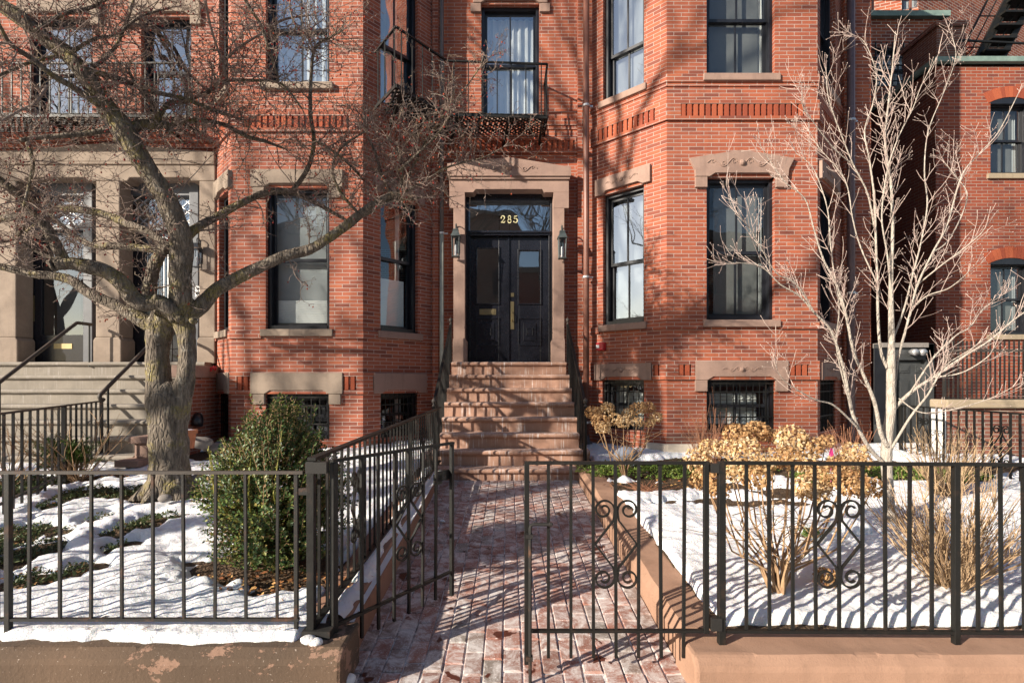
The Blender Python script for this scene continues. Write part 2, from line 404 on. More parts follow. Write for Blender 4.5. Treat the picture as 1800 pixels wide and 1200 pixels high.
M['dryflower'] = m_isl('dry_hydrangea', [(0,(.36,.21,.09)),(.4,(.56,.37,.18)),(.8,(.68,.52,.32)),(1,(.78,.67,.49))], .8, .2, .3)
M['dryflower2'] = m_isl('dry_hydrangea_dark', [(0,(.26,.13,.055)),(.5,(.44,.26,.12)),(1,(.58,.40,.21))], .8, .2, .25)
M['stem'] = m_plain('shrub_stem', (.36,.235,.13), .8, .4, 12, c2=(.24,.14,.075))
M['stemgold'] = m_plain('shrub_stem_gold', (.43,.30,.175), .8, .4, 12, c2=(.27,.17,.095))
M['stemred'] = m_plain('shrub_stem_red', (.27,.12,.065), .8, .4, 12)
M['deadleaf'] = m_isl('dead_leaf', [(0,(.16,.06,.025)),(.5,(.30,.13,.05)),(1,(.42,.26,.10))], .8, .2)
M['oppbrick'] = m_brick('brick_opposite', (.36,.24,.17), (.28,.18,.13), (.4,.36,.3))
# ================================================================= BUILDINGS
ZT = 13.5
def wall(mb, F, u0, u1, z0, z1, ops, th=.24):
    us = sorted({u0,u1,*[o[0] for o in ops],*[o[1] for o in ops]}); zs = sorted({z0,z1,*[o[2] for o in ops],*[o[3] for o in ops]})
    us = [u for u in us if u0 <= u <= u1]; zs = [z for z in zs if z0 <= z <= z1]
    for i in range(len(us)-1):
        for j in range(len(zs)-1):
            cu, cz = (us[i]+us[i+1])/2, (zs[j]+zs[j+1])/2
            if any(o[0] < cu < o[1] and o[2] < cz < o[3] for o in ops): continue
            for d, order in ((0,1),(-th,-1)):
                q = [F.pt(us[i],d,zs[j]),F.pt(us[i+1],d,zs[j]),F.pt(us[i+1],d,zs[j+1]),F.pt(us[i],d,zs[j+1])]
                mb.add(q if order > 0 else q[::-1], [(0,1,2,3)])
    for a, b, c, d in ops:
        b = min(b,u1); a = max(a,u0); d = min(d,z1)
        for p, q in (((a,c),(a,d)),((a,d),(b,d)),((b,d),(b,c)),((b,c),(a,c))):
            mb.add([F.pt(p[0],0,p[1]),F.pt(q[0],0,q[1]),F.pt(q[0],-th,q[1]),F.pt(p[0],-th,p[1])], [(0,1,2,3)])
def swirl(mb, F, cu, cz, s, w=.009, d=.053, mir=1):
    """carved scroll running out from the middle of a lintel"""
    pts = []
    for i in range(26):
        t = i/25; pts.append((cu+mir*s*(.35+t*3.6), cz+s*.55*math.sin(t*9.4)*(1-t*.45)))
    mb.tube([F.pt(u,d,z) for u,z in pts], w, 4)
    for q, rr in ((.9,.32),(2.1,.30),(3.3,.24)):
        c = (cu+mir*s*q, cz+(.05 if q != 2.1 else -.05)*s*2)
        mb.tube([F.pt(c[0]+math.cos(a*.5)*s*rr*(1-a*.06), d, c[1]+math.sin(a*.5)*s*rr*(1-a*.06)) for a in range(13)], w*.8, 4)
def lintel_mb(F, u0, u1, z1, style, h=.25, ear=.15, ew=.17, side=.2):
    mb = MB()
    if style == 'ped':
        um = (u0+u1)/2
        mb.prism(F, [(u0-side+.03,z1),(u0+.03,z1),(u0+.11,z1+.05),(u1-.11,z1+.05),(u1-.03,z1),(u1+side-.03,z1),(u1+side-.02,z1+.10),(u1+side+.06,z1+.26),(um,z1+.375),(u0-side-.06,z1+.26),(u0-side+.02,z1+.10)], -.10, .05)
        swirl(mb, F, um, z1+.19, .125, mir=1); swirl(mb, F, um, z1+.19, .125, mir=-1)
        mb.ball(F.pt(um,.05,z1+.19), .045, 8, 5)
    elif style == 'flat' or style == 'carved':
        mb.prism(F, [(u0-side,z1),(u0,z1),(u0+.08,z1+.05),(u1-.08,z1+.05),(u1,z1),(u1+side,z1),(u1+side,z1+h),(u0-side,z1+h)], -.10, .05)
        if style == 'carved':
            um = (u0+u1)/2; swirl(mb, F, um, z1+.15, .07, .007, mir=1); swirl(mb, F, um, z1+.15, .07, .007, mir=-1); mb.ball(F.pt(um,.05,z1+.15), .035, 8, 5)
    if ear:
        mb.fbox(F, u0-ew, u0-.002, -.08, .042, z1-ear, z1-.004); mb.fbox(F, u1+.002, u1+ew, -.08, .042, z1-ear, z1-.004)
    return mb
def window(F, u0, u1, z0, z1, house, stone, lint='flat', sill=True, glass='glass', muntin=True, rail=None, fm='frame', cur=None, sash=True, ear=.15, side=.2, grille=None, h=.25, label=None, dp=.13):
    f = MB(); w = .05
    f.fbox(F, u0+.001, u0+w, -.23, -.07, z0, z1); f.fbox(F, u1-w, u1-.001, -.23, -.07, z0, z1)
    f.fbox(F, u0+w, u1-w, -.23, -.075, z1-w, z1-.001); f.fbox(F, u0+w, u1-w, -.23, -.06, z0+.001, z0+.06)
    win = f.build('window', M[fm], house, bevel=.004, label=label)
    a, b, c, d = u0+w, u1-w, z0+.06, z1-w
    r = rail if rail else (c+d)/2
    s = MB(); q = .042
    if sash:
        for (lo, hi, dd) in ((r-.025, d, -dp-.005), (c, r+.02, -dp-.045)):
            s.fbox(F, a+.002, a+q, dd-.035, dd, lo, hi); s.fbox(F, b-q, b-.002, dd-.035, dd, lo, hi)
            s.fbox(F, a+q, b-q, dd-.035, dd, lo, lo+.045); s.fbox(F, a+q, b-q, dd-.035, dd, hi-.045, hi-.002)
            if muntin: s.fbox(F, (a+b)/2-.012, (a+b)/2+.012, dd-.03, dd-.004, lo+.045, hi-.045)
        s.build('sash', M[fm], win)
    for (lo, hi, dd) in ((r, d, -dp-.02), (c, r, -dp-.06)):
        g = MB(); g.add([F.pt(a+.01,dd,lo),F.pt(b-.01,dd,lo),F.pt(b-.01,dd,hi),F.pt(a+.01,dd,hi)], [(0,1,2,3)]); g.build('pane', M[glass], win)
    if sill:
        k = MB(); k.prism(F, [(u0-.06,z0-.105),(u1+.06,z0-.105),(u1+.06,z0-.004),(u0-.06,z0-.004)], -.12, .06); k.build('sill', M[stone], win, bevel=.01)
    if lint: lintel_mb(F, u0, u1, z1, lint, h=h, ear=ear, side=side).build('lintel', M[stone], win, bevel=.008)
    for item in (cur or []):
        kind, x0, x1, y0, y1, mt = item
        k = MB(); A = lambda t: a+(b-a)*t; B = lambda t: c+(d-c)*t
        if kind == 'curtain':      # hanging folds
            n = 24
            top = [F.pt(lerp(A(x0),A(x1),i/n), -.30+.022*math.sin(i*1.9)+.012*math.sin(i*.7), B(y1)) for i in range(n+1)]
            bot = [F.pt(lerp(A(x0),A(x1),i/n), -.30+.026*math.sin(i*1.9+.3), B(y0)) for i in range(n+1)]
            k.add(top+bot, [(i,i+1,n+2+i,n+1+i) for i in range(n)])
        elif kind == 'slats':
            n = int((B(y1)-B(y0))/.05)
            for i in range(n):
                z = B(y0)+i*.05; k.add([F.pt(A(x0),-.26,z),F.pt(A(x1),-.26,z),F.pt(A(x1),-.29,z+.045),F.pt(A(x0),-.29,z+.045)], [(0,1,2,3)])
        else:
            dz_ = -.228 if mt == 'blind' else -.262
            k.fbox(F, A(x0), A(x1), dz_-.013, dz_, B(y0), B(y1))
        k.build({'curtain':'curtain','slats':'shutter','blind':'blind','back':'room_wall'}[kind], M[mt], win)
    if grille:
        k = MB(); n = grille
        for i in range(n+1):
            u = lerp(u0+.02, u1-.02, i/n); k.fbox(F, u-.006, u+.006, -.035, -.023, z0, z1-.01)
        for z in (z1-.05, z1-.17, z0+.22): k.fbox(F, u0+.01, u1-.01, -.04, -.017, z-.01, z+.01)
        if n > 8:
            for i in range(2, n, 3): k.ball(F.pt(lerp(u0+.02,u1-.02,i/n), -.03, z1-.55), .02, 6, 4)
        k.build('grille', M['iron'], win)
    return win
def band(mb, F, u0, u1, z0, z1, d): mb.fbox(F, u0, u1, -.02, d, z0, z1)
def soldier_band(F, house, u0, u1, z0, z1, skip=(), bm='brick', e0=0, e1=0, pitch=.088, m0=.18):
    """two projecting courses with a row of upright bricks standing between them"""
    k = MB()
    band(k, F, u0-e0, u1+e1, z0, z0+.055, .032)
    k2 = MB(); band(k2, F, u0-e0, u1+e1, z1-.055, z1, .032); k2.build('brick_course', M[bm], house)
    segs = []; u = u0-e0
    for a, b in sorted(skip): segs.append((u, a)); u = b
    segs.append((u, u1+e1))
    o = k.build('brick_course', M[bm], house)
    fills = []
    for a, b in segs:
        if b-a < .05: continue
        ml = m0 if a == u0-e0 else .012; mr = m0 if b == u1+e1 else .012
        if b-a > ml+mr+.1:
            s = MB(); n = int((b-a-ml-mr)/pitch); st = (a+b-n*pitch)/2+(ml-mr)/2
            for i in range(n): s.fbox(F, st+i*pitch+.008, st+i*pitch+.064, -.01, .026, z0+.058, z1-.058)
            fills += [(a, st-.004), (st+n*pitch+.004, b)]
            if s.v: s.build('soldier_brick_row', M['bit'], house)
        else: fills.append((a, b))
    for a, b in fills:
        if b-a > .01: f_ = MB(); f_.fbox(F, a, b, -.02, .0315, z0+.0555, z1-.0555); f_.build('brick_course', M[bm], house)

# ---------------------------------------------------------------- the house with the black double doors
h1 = thing('brick_townhouse', 'red brick townhouse with black double doors numbered 285 and a three sided bay', 'townhouse', (0,8.5,0))
A0, A1, A2, A3 = (1.317,8.45), (2.265,7.55), (4.416,7.55), (5.366,8.5)
RL, RF, RR = Fr(A0,A1), Fr(A1,A2), Fr(A2,A3)
C = Fr((-1.2,8.5),(1.45,8.5)); RW = Fr((5.366,8.5),(5.83,8.5)); RS = Fr((5.83,8.5),(5.83,14.0))
ufx = lambda px: RF.u(px)
w0, w1 = RF.u(1242), RF.u(1362)
lo0, lo1 = 2.327, 4.357; up0, up1 = 5.82, 7.75; ba0, ba1 = .72, 1.47
l0, l1 = RL.u(1060), RL.u(1132); r0, r1 = .13, .95
body = MB()
ZB = .1
wall(body, RF, 0, RF.len, ZB, ZT, [(w0,w1,lo0,lo1),(w0,w1,up0,up1),(w0,w1,ba0,ba1)])
wall(body, RL, 0, RL.len, ZB, ZT, [(l0,l1,lo0,lo1),(l0,l1,up0,up1),(l0,l1,ba0,ba1)])
wall(body, RR, 0, RR.len, ZB, ZT, [(r0,r1,lo0,lo1),(r0,r1,up0,up1),(r0,r1,ba0,ba1)])
cw0, cw1, cz0, cz1 = C.u(846), C.u(948), ZZ(203,8.5), 7.50
dj0, dj1 = C.u(813), C.u(974)
wall(body, C, 0, C.len, ZB, ZT, [(cw0,cw1,cz0,cz1),(C.u(812),C.u(977),1.70,4.55)])
wall(body, RW, 0, RW.len, ZB, ZT, []); wall(body, RS, 0, RS.len, ZB, ZT, [])
# closing walls, so that the rooms behind the panes are dark
body.box(-5.6, 5.82, 13.9, 14.0, 0, ZT)
body.build('wall', M['brick'], h1)
rf = MB(); rf.add([(A1[0],A1[1],ZT),(A2[0],A2[1],ZT),(A3[0],A3[1],ZT),(5.83,8.5,ZT),(5.83,14,ZT),(-1.2,14,ZT),(-1.2,8.5,ZT),(1.317,8.45,ZT)], [tuple(range(8))])
rf.box(-1.2, 5.6, 8.8, 13.8, 5.05, 5.2); rf.build('roof', M['asphalt'], h1)
pr = MB(); pr.box(-1.21,-1.115,8.46,8.52,ZB,ZT); pr.box(1.11,1.335,8.43,8.52,ZB,ZT); pr.box(5.35,5.47,8.42,8.5,ZB,ZT); pr.build('brick_pier', M['brick'], h1)
st = 'brown'
backs = lambda: ('back',-.1,1.1,-.05,1.05,'room')
window(RF, w0, w1, lo0, lo1, h1, st, 'ped', glass='glass', rail=ZZ(440,7.55), cur=[('curtain',.90,1.0,0,1,'greycurtain'),('blind',.17,.9,0,1,'sheer')])
window(RF, w0, w1, up0, up1, h1, st, 'ped', glass='glass', rail=ZZ(25,7.55), cur=[('curtain',.9,1.0,0,1,'curtain'),('blind',.1,.92,-.02,1.02,'sheer')])
window(RF, w0, w1, ba0, ba1, h1, st, 'carved', sill=False, h=.27, ear=.16, side=.17, grille=10, cur=[('slats',0,.9,0,.85,'slat')])
window(RL, l0, l1, lo0, lo1, h1, st, 'carved', rail=ZZ(455,7.9), glass='glassup', side=.12, ear=0, cur=[('blind',.08,1,0,1,'greycurtain')])
window(RL, l0, l1, up0, up1, h1, st, 'carved', rail=6.55, glass='glassup', side=.12, ear=0, cur=[('blind',0,1,0,1,'greycurtain')])
window(RL, l0, l1, ba0, ba1, h1, st, 'carved', sill=False, side=.14, ear=0, grille=8, cur=[('curtain',.0,.35,0,1,'curtain'),('slats',.35,1,0,.8,'slat')])
for z in ((lo0,lo1,'carved',True),(up0,up1,'carved',True),(ba0,ba1,'carved',False)):
    window(RR, r0, r1, z[0], z[1], h1, st, z[2], sill=z[3], side=.08, ear=0, grille=None if z[3] else 10)
window(C, cw0, cw1, cz0, cz1, h1, st, 'flat', rail=ZZ(107,8.5), fm='frame', glass='glassup', side=.13, ear=.14, ew=.13 if False else None, cur=[('curtain',.03,.97,0,1.0,'curtain')]) if False else window(C, cw0, cw1, cz0, cz1, h1, st, 'flat', rail=ZZ(107,8.5), glass='glassup', side=.13, ear=.14, cur=[('curtain',.0,.97,0,1.0,'curtain')])
# projecting brick courses
zc = lambda F, py: ZZ(py, 7.55)
for F, nm in ((RL,'l'),(RF,'f'),(RR,'r')):
    e = .012
    s0, s1 = (l0-.06,l1+.06) if nm == 'l' else (w0-.06,w1+.06) if nm == 'f' else (r0-.06,r1+.06)
    for a, b, c_, d_, o_ in ((-e,F.len+e,5.705,5.815,.03),(-e,F.len+e,5.650,5.7045,.014),(-e,s0,2.197,2.30,.03),(s1,F.len+e,2.197,2.30,.03)):
        k = MB(); band(k, F, a, b, c_, d_, o_); k.build('brick_course', M['brick'], h1)
    soldier_band(F, h1, 0, F.len, 5.165, 5.45, e0=e, e1=e)
    sk = [(l0-.15,l1+.15)] if nm == 'l' else [(w0-.18,w1+.18)] if nm == 'f' else [(r0-.09,r1+.09)]
    soldier_band(F, h1, 0, F.len, 1.474, 1.745, skip=sk, e0=e, e1=e, m0=.14 if nm == 'f' else .1)
soldier_band(C, h1, .1, C.len-.33, 5.10, 5.36, m0=.05)
for c_, d_, o_ in ((5.55,5.66,.03),(5.49,5.549,.014)): k = MB(); band(k, C, .1, C.len-.33, c_, d_, o_); k.build('brick_course', M['brick'], h1)
for F, a, b in ((RF,-.02,w0-.02),(RF,w1+.02,RF.len),(RL,l1+.05,RL.len+.02)): bs = MB(); bs.fbox(F, a, b, -.02, .05, .1, .56); bs.build('base_stone', M['limestone'], h1, bevel=.02)
for F, a, b in ((RF,-.004,w0-.004),(RF,w1+.004,RF.len+.004)): bb = MB(); bb.fbox(F, a, b, -.02, .006, .561, .70); bb.build('base_course', M['brickbase'], h1)
# portal
PF = Fr((0,8.28),(1,8.28))
pu = lambda px: XX(px,8.28); pz = lambda py: ZZ(py,8.28)
po = MB()
for sgn, xi, xo1, xo2 in ((-1,817,790,797),(1,973,1000,992)):
    a, b1, b2 = pu(xi), pu(xo1), pu(xo2)
    po.prism(PF, sorted([(min(a,b1),4.16),(max(a,b1),4.16),(max(a,b1),pz(338)),(min(a,b1),pz(338))], key=lambda q:0), -.22, 0)
    po.prism(PF, [(min(a,b2),2.12),(max(a,b2),2.12),(max(a,b2),4.16),(min(a,b2),4.16)], -.22, -.004)
    e = .03*sgn*-1
    po.prism(PF, [(min(a+e,b2-e*.3),1.752),(max(a+e,b2-e*.3),1.752),(max(a+e,b2-e*.3),2.08),(max(a,b2),2.12),(min(a,b2),2.12),(min(a+e,b2-e*.3),2.08)], -.22, .012)
pm = pu(895)
po.prism(PF, [(pu(790),pz(338)),(pu(832),pz(338)),(pu(836),pz(332.5)),(pu(953),pz(332.5)),(pu(957),pz(338)),(pu(1000),pz(338)),(pu(1000),pz(312)),(pu(790),pz(312))], -.22, .002)
po.prism(PF, [(pu(787),pz(312)+.003),(pu(1003),pz(312)+.003),(pu(1003),pz(296)),(pm,pz(279)),(pu(787),pz(290))], -.22, .06)
po.prism(PF, [(pu(789),pz(316)),(pu(1001),pz(316)),(pu(1002),pz(311)),(pu(788),pz(311))], -.1, .035)
swirl(po, PF, pm, pz(299), .11, d=.064); swirl(po, PF, pm, pz(299), .11, d=.064, mir=-1); po.ball(PF.pt(pm,.06,pz(297)), .05, 10, 6)
dw = po.build('doorway', M['brown'], h1, bevel=.012)
DF = Fr((0,8.60),(1,8.60)); du = lambda px: XX(px,8.60); dz = lambda py: ZZ(py,8.60)
fr = MB()
fr.fbox(DF, du(816), du(825), -.08, .10, 1.755, 4.47); fr.fbox(DF, du(967), du(977), -.08, .10, 1.755, 4.47)
fr.fbox(DF, du(825), du(967), -.08, .09, dz(356), 4.47)
fr.fbox(DF, du(825), du(967), -.08, .12, dz(417), dz(409)); fr.fbox(DF, du(826), du(966), .12, .15, dz(413.5), dz(410))
for px in (826.5, 964.5): fr.fbox(DF, du(px-1), du(px+1), .0, .115, 1.755, dz(417)-.002)
fr.fbox(DF, du(816), du(977), -.1, .16, 1.751, 1.775)
dfm = fr.build('door_frame', M['navy'], h1, bevel=.006)
k = MB(); k.add([DF.pt(du(824),-.03,dz(410)),DF.pt(du(968),-.03,dz(410)),DF.pt(du(968),-.03,dz(355)),DF.pt(du(824),-.03,dz(355))], [(0,1,2,3)])
k.build('transom_pane', M['glassup'], dfm)
# house number, gilded on the transom pane
num = MB(); zb, zt_ = dz(391), dz(378); hh = zt_-zb; ww = hh*.62
def glyph(pts, ws, ou): num.ribbon(DF, [(ou+x*ww, zb+y*hh) for x,y in pts], [w*hh*.85 for w in ws], -.026, -.022)
arc = lambda cx,cy,rx,ry,a0,a1,n: [(cx+rx*math.cos(rad(a0+(a1-a0)*i/n)), cy+ry*math.sin(rad(a0+(a1-a0)*i/n))) for i in range(n+1)]
th = lambda n, a, b, p=1: [a+(b-a)*math.sin(math.pi*p*i/(n-1))**2 for i in range(n)]
o2, o8, o5 = du(880), du(891.5), du(902.5)
p2_ = arc(.48,.70,.36,.25,200,-30,12)+[(.60,.42),(.35,.22),(.12,.06)]
glyph(p2_, th(len(p2_),.07,.17), o2); glyph([(.05,.05),(.45,.07),(.78,.04),(.92,.16),(.95,.26)], [.07,.15,.13,.08,.06], o2); num.ball(DF.pt(o2+.16*ww,-.024,zb+.66*hh), .011, 8, 5, (1,.3,1))
glyph(arc(.5,.75,.28,.21,0,360,18), th(19,.07,.15,2), o8); glyph(arc(.5,.26,.36,.25,0,360,18), th(19,.07,.17,2), o8)
glyph([(.2,.93),(.5,.88),(.85,.97)], [.07,.15,.08], o5); glyph([(.2,.95),(.17,.52)], [.06,.06], o5); p5 = arc(.45,.32,.42,.28,125,-140,14); glyph(p5, th(len(p5),.06,.17), o5); num.ball(DF.pt(o5+.12*ww,-.024,zb+.16*hh), .011, 8, 5, (1,.3,1))
num.build('house_number', M['gold'], dfm)
tr = MB()   # iron lantern bracket seen through the transom
for a in (877, 914): tr.fbox(DF, du(a)-.008, du(a)+.008, -.30, -.28, dz(409), dz(359))
for z in (359.5, 372): tr.fbox(DF, du(877), du(914), -.30, -.28, dz(z)-.008, dz(z)+.008)
tr.fbox(DF, du(895.5)-.004, du(895.5)+.004, -.30, -.285, dz(409), dz(357))
tr.beam(DF.pt(du(877),-.29,dz(372)), DF.pt(du(914),-.29,dz(359.5)), .012, .012); tr.beam(DF.pt(du(877),-.29,dz(359.5)), DF.pt(du(914),-.29,dz(372)), .012, .012)
tr.build('transom_ironwork', M['iron'], dfm)
hall = MB(); hall.fbox(DF, -.9, .9, -1.6, -1.55, 1.75, 4.6); hall.fbox(DF, -.95, -.9, -1.6, -.15, 1.75, 4.6); hall.fbox(DF, .9, .95, -1.6, -.15, 1.75, 4.6); hall.fbox(DF, -.9, .9, -1.6, -.15, 4.55, 4.6); hall.fbox(DF,-.9,.9,-1.6,-.12,1.70,1.755)
hall.build('vestibule', M['greycurtain'], dfm)
def door_leaf(x0, x1, g, flip):
    d = MB(); z0, z1 = 1.78, dz(417.5); gx0, gx1, gz0, gz1 = g
    F = DF
    d.fbox(F, x0, gx0, -.03, .03, z0, z1); d.fbox(F, gx1, x1, -.03, .03, z0, z1)
    d.fbox(F, gx0, gx1, -.03, .03, gz1, z1); d.fbox(F, gx0, gx1, -.03, .03, z0, gz0)
    def mould(a, b, c, e, w, dd):
        d.fbox(F, a-w, a, .03, dd, c-w, e+w); d.fbox(F, b, b+w, .03, dd, c-w, e+w); d.fbox(F, a, b, .03, dd, c-w, c); d.fbox(F, a, b, .03, dd, e, e+w)
    mould(gx0, gx1, gz0, gz1, .018, .05)
    pz0, pz1 = dz(605.5), dz(561); mould(gx0+.004, gx1-.004, pz0, pz1, .018, .046)
    m = .07; d.fbox(F, gx0+m, gx1-m, .03, .043, pz0+m*.9, pz1-m*.9)
    um, zm = (gx0+gx1)/2, (pz0+pz1)/2; mould(um-.045, um+.045, zm-.05, zm+.05, .012, .056)
    d.prism(F, [(um-.035,zm-.035),(um+.035,zm-.035),(um+.035,zm+.035),(um-.035,zm+.035)], .043, .05)
    o = d.build('door', M['navy'], h1, bevel=.004)
    k = MB(); k.add([F.pt(gx0,0,gz0),F.pt(gx1,0,gz0),F.pt(gx1,0,gz1),F.pt(gx0,0,gz1)], [(0,1,2,3)]); k.build('door_pane', M['glassdoor'], o)
    return o
dl = door_leaf(du(826)+.006, du(893.6), (du(838.5),du(876.5),dz(534),dz(437)), 0)
dr = door_leaf(du(894.6), du(966)-.006, (du(912),du(949.5),dz(534),dz(441)), 1)
k = MB(); k.fbox(DF, du(892.5), du(895.2), .03, .052, 1.78, dz(418)); k.build('astragal', M['navy'], dl)
k = MB(); k.fbox(DF, du(843), du(872), .03, .036, dz(553.5), dz(543.5)); k.fbox(DF, du(846), du(869), .036, .042, dz(551), dz(546)); k.build('mail_slot', M['brass'], dl)
k = MB(); k.fbox(DF, du(897.5), du(903.5), .03, .04, dz(579), dz(530.5)); k.tube([DF.pt(du(900.5),.04,dz(566)),DF.pt(du(900.5),.085,dz(563)),DF.pt(du(900.5),.085,dz(552)),DF.pt(du(900.5),.04,dz(549))], .009, 6); k.fbox(DF, du(898), du(903.5), .03, .04, dz(522), dz(515.5)); k.build('door_handle', M['brass'], dr)

# ---------------------------------------------------------------- the neighbour with the paired brownstone doorways
h2 = thing('brick_townhouse', 'rose brick townhouse with paired brownstone doorways behind the crabapple tree', 'townhouse', (-4.4,8.1,0))
B0, B1, B2, B3 = (-4.47,8.09), (-3.95,7.55), (-2.07,7.55), (-1.215,8.5)
LL, LF, LR = Fr(B0,B1), Fr(B1,B2), Fr(B2,B3)
LW = Fr((-13.0,8.10),(-4.47,8.10))
lw0, lw1 = LF.u(467), LF.u(579)
L0, L1 = 2.195, 4.21; U0, U1 = 5.70, 7.70; Ba0, Ba1 = .62, 1.272
q0, q1 = LR.u(669), LR.u(735); e0_, e1_ = .17, .62
body = MB()
wall(body, LF, 0, LF.len, ZB, ZT, [(lw0,lw1,L0,L1),(lw0,lw1,U0,U1),(lw0,lw1,Ba0,Ba1)])
wall(body, LR, 0, LR.len, ZB, ZT, [(q0,q1,L0,L1),(q0,q1,U0-.15,U1),(q0,q1,Ba0,Ba1)])
wall(body, LL, 0, LL.len, ZB, ZT, [(e0_,e1_,L0,L1),(e0_,e1_,U0,U1),(e0_,e1_,Ba0,Ba1)])
v0, v1, v2, v3 = [XX(p,8.1)+13 for p in (52,162,248,336)]
nd = [XX(p,8.04)+13 for p in (26,170,208,352)]
wall(body, LW, 0, LW.len, ZB, ZT, [(v0,v1,5.50,7.03),(v2,v3,5.50,7.03),(nd[0],nd[1],1.65,4.6),(nd[2],nd[3],1.65,4.6)])
body.build('wall', M['brick2'], h2)
rf = MB(); rf.add([(-13,8.1,ZT),(-4.47,8.1,ZT),(B1[0],B1[1],ZT),(B2[0],B2[1],ZT),(-1.215,8.5,ZT),(-1.2,14,ZT),(-13,14,ZT)], [tuple(range(7))]); rf.box(-12.9,-1.3,8.7,13.9,4.95,5.1); rf.build('roof', M['asphalt'], h2)
sw = MB(); sw.box(-13,-12.8,8.1,14,0,ZT); sw.box(-13,-1.2,13.9,14,0,ZT); sw.build('wall', M['brick2'], h2)
st = 'browntan'
window(LF, lw0, lw1, L0, L1, h2, st, 'flat', muntin=False, glass='glass', cur=[('blind',.03,.97,0,.20,'blind'),('blind',.0,1,.0,1,'greycurtain')])
window(LF, lw0, lw1, U0, U1, h2, st, 'flat', rail=ZZ(42,7.55), glass='glassup', cur=[('curtain',.0,1,0,1,'curtain')])
window(LF, lw0, lw1, Ba0, Ba1, h2, st, 'flat', sill=False, h=.30, grille=7, ear=.15, cur=[('blind',.45,.5,0,1,'coping')])
window(LR, q0, q1, L0, L1, h2, 'brownrose', 'flat', side=.1, ear=0, rail=3.3, muntin=False, glass='glass', cur=[('blind',.05,.9,.0,.40,'blind'),('curtain',.72,.82,0,1,'curtain')])
window(LR, q0, q1, U0-.15, U1, h2, 'brownrose', 'flat', side=.1, ear=0, sill=False, rail=ZZ(62,7.75), glass='glassup', cur=[('curtain',.0,.75,0,1,'curtain')])
window(LR, q0, q1, Ba0, Ba1, h2, 'brownrose', 'flat', sill=False, side=.14, ear=0, h=.30, grille=8, cur=[('blind',.6,.85,0,1,'greycurtain')])
window(LL, e0_, e1_, L0, L1, h2, st, 'flat', side=.14, ear=0)
window(LL, e0_, e1_, U0, U1, h2, st, 'flat', side=.1, ear=0)
window(LL, e0_, e1_, Ba0, Ba1, h2, st, 'flat', sill=False, side=.14, ear=0, h=.3, grille=5)
for a, b in ((v0,v1),(v2,v3)):
    window(LW, a, b, 5.50, 7.03, h2, st, 'flat', glass='glassup', side=.16, ear=.14, h=.22, rail=ZZ(119,8.1), cur=[('curtain',.72,1,0,1,'curtain')] if a == v2 else [('blind',0,1,0,.12,'greycurtain')])
for F, nm in ((LF,'f'),(LR,'r'),(LL,'l')):
    e = .012
    s0, s1 = (lw0-.06,lw1+.06) if nm == 'f' else (q0-.06,q1+.06) if nm == 'r' else (e0_-.06,e1_+.06)
    for a, b in ((-e,s0),(s1,F.len+e)): k = MB(); band(k, F, a, b, 2.06, 2.165, .03); k.build('brick_course', M['brick2'], h2)
    soldier_band(F, h2, 0, F.len, 5.0, 5.28, e0=e, e1=e, bm='brick2')
    sk = [(lw0-.20,lw1+.20)] if nm == 'f' else [(q0-.15,q1+.15)] if nm == 'r' else [(e0_-.15,e1_+.15)]
    soldier_band(F, h2, 0, F.len, 1.272, 1.575, skip=sk, e0=e, e1=e, m0=.10, bm='brick2')
for a, b in ((-.01,lw0-.01),(lw1+.01,LF.len)): bb = MB(); bb.fbox(LF, a, b, -.02, .04, .1, .50); bb.build('base_stone', M['rock'], h2, bevel=.02)
for c_, d_, o_ in ((5.10,5.16,.05),(5.0,5.06,.03)): bnd = MB(); band(bnd, LW, 0, LW.len, c_, d_, o_); bnd.build('brick_course', M['brick2'], h2)
# paired portal
NF = Fr((0,8.02),(1,8.02)); nu = lambda px: XX(px,8.02); nz = lambda py: ZZ(py,8.02)
po = MB()
for a, b, ch in ((-12,28,1),(168,210,0),(350,378,-1)):
    po.prism(NF, [(nu(a),2.12),(nu(b),2.12),(nu(b),nz(318)),(nu(a),nz(318))], -.30, 0)
    po.prism(NF, [(nu(a)-.03*(ch!=1),1.72),(nu(b)+.03*(ch!=-1),1.72),(nu(b)+.03*(ch!=-1),2.07),(nu(b),2.119),(nu(a),2.119),(nu(a)-.03*(ch!=1),2.07)], -.30, .012)
po.prism(NF, [(nu(-12),nz(318)),(nu(42),nz(318)),(nu(46),nz(312)),(nu(150),nz(312)),(nu(154),nz(318)),(nu(224),nz(318)),(nu(228),nz(312)),(nu(332),nz(312)),(nu(336),nz(318)),(nu(378),nz(318)),(nu(378),nz(286)),(nu(-12),nz(286))], -.30, .001)
po.prism(NF, [(nu(-15),nz(286)+.003),(nu(379),nz(286)+.003),(nu(379),nz(268)),(nu(300),nz(262)),(nu(189),nz(252)),(nu(80),nz(262)),(nu(-15),nz(268))], -.2, .035)
po.prism(NF, [(nu(-13),nz(290)),(nu(378.5),nz(290)),(nu(378.5),nz(285)),(nu(-13),nz(285))], -.1, .03)
dwp = po.build('doorway', M['browntan'], h2, bevel=.014)
GF = Fr((0,8.36),(1,8.36)); gu = lambda px: XX(px,8.36); gz = lambda py: ZZ(py,8.36)
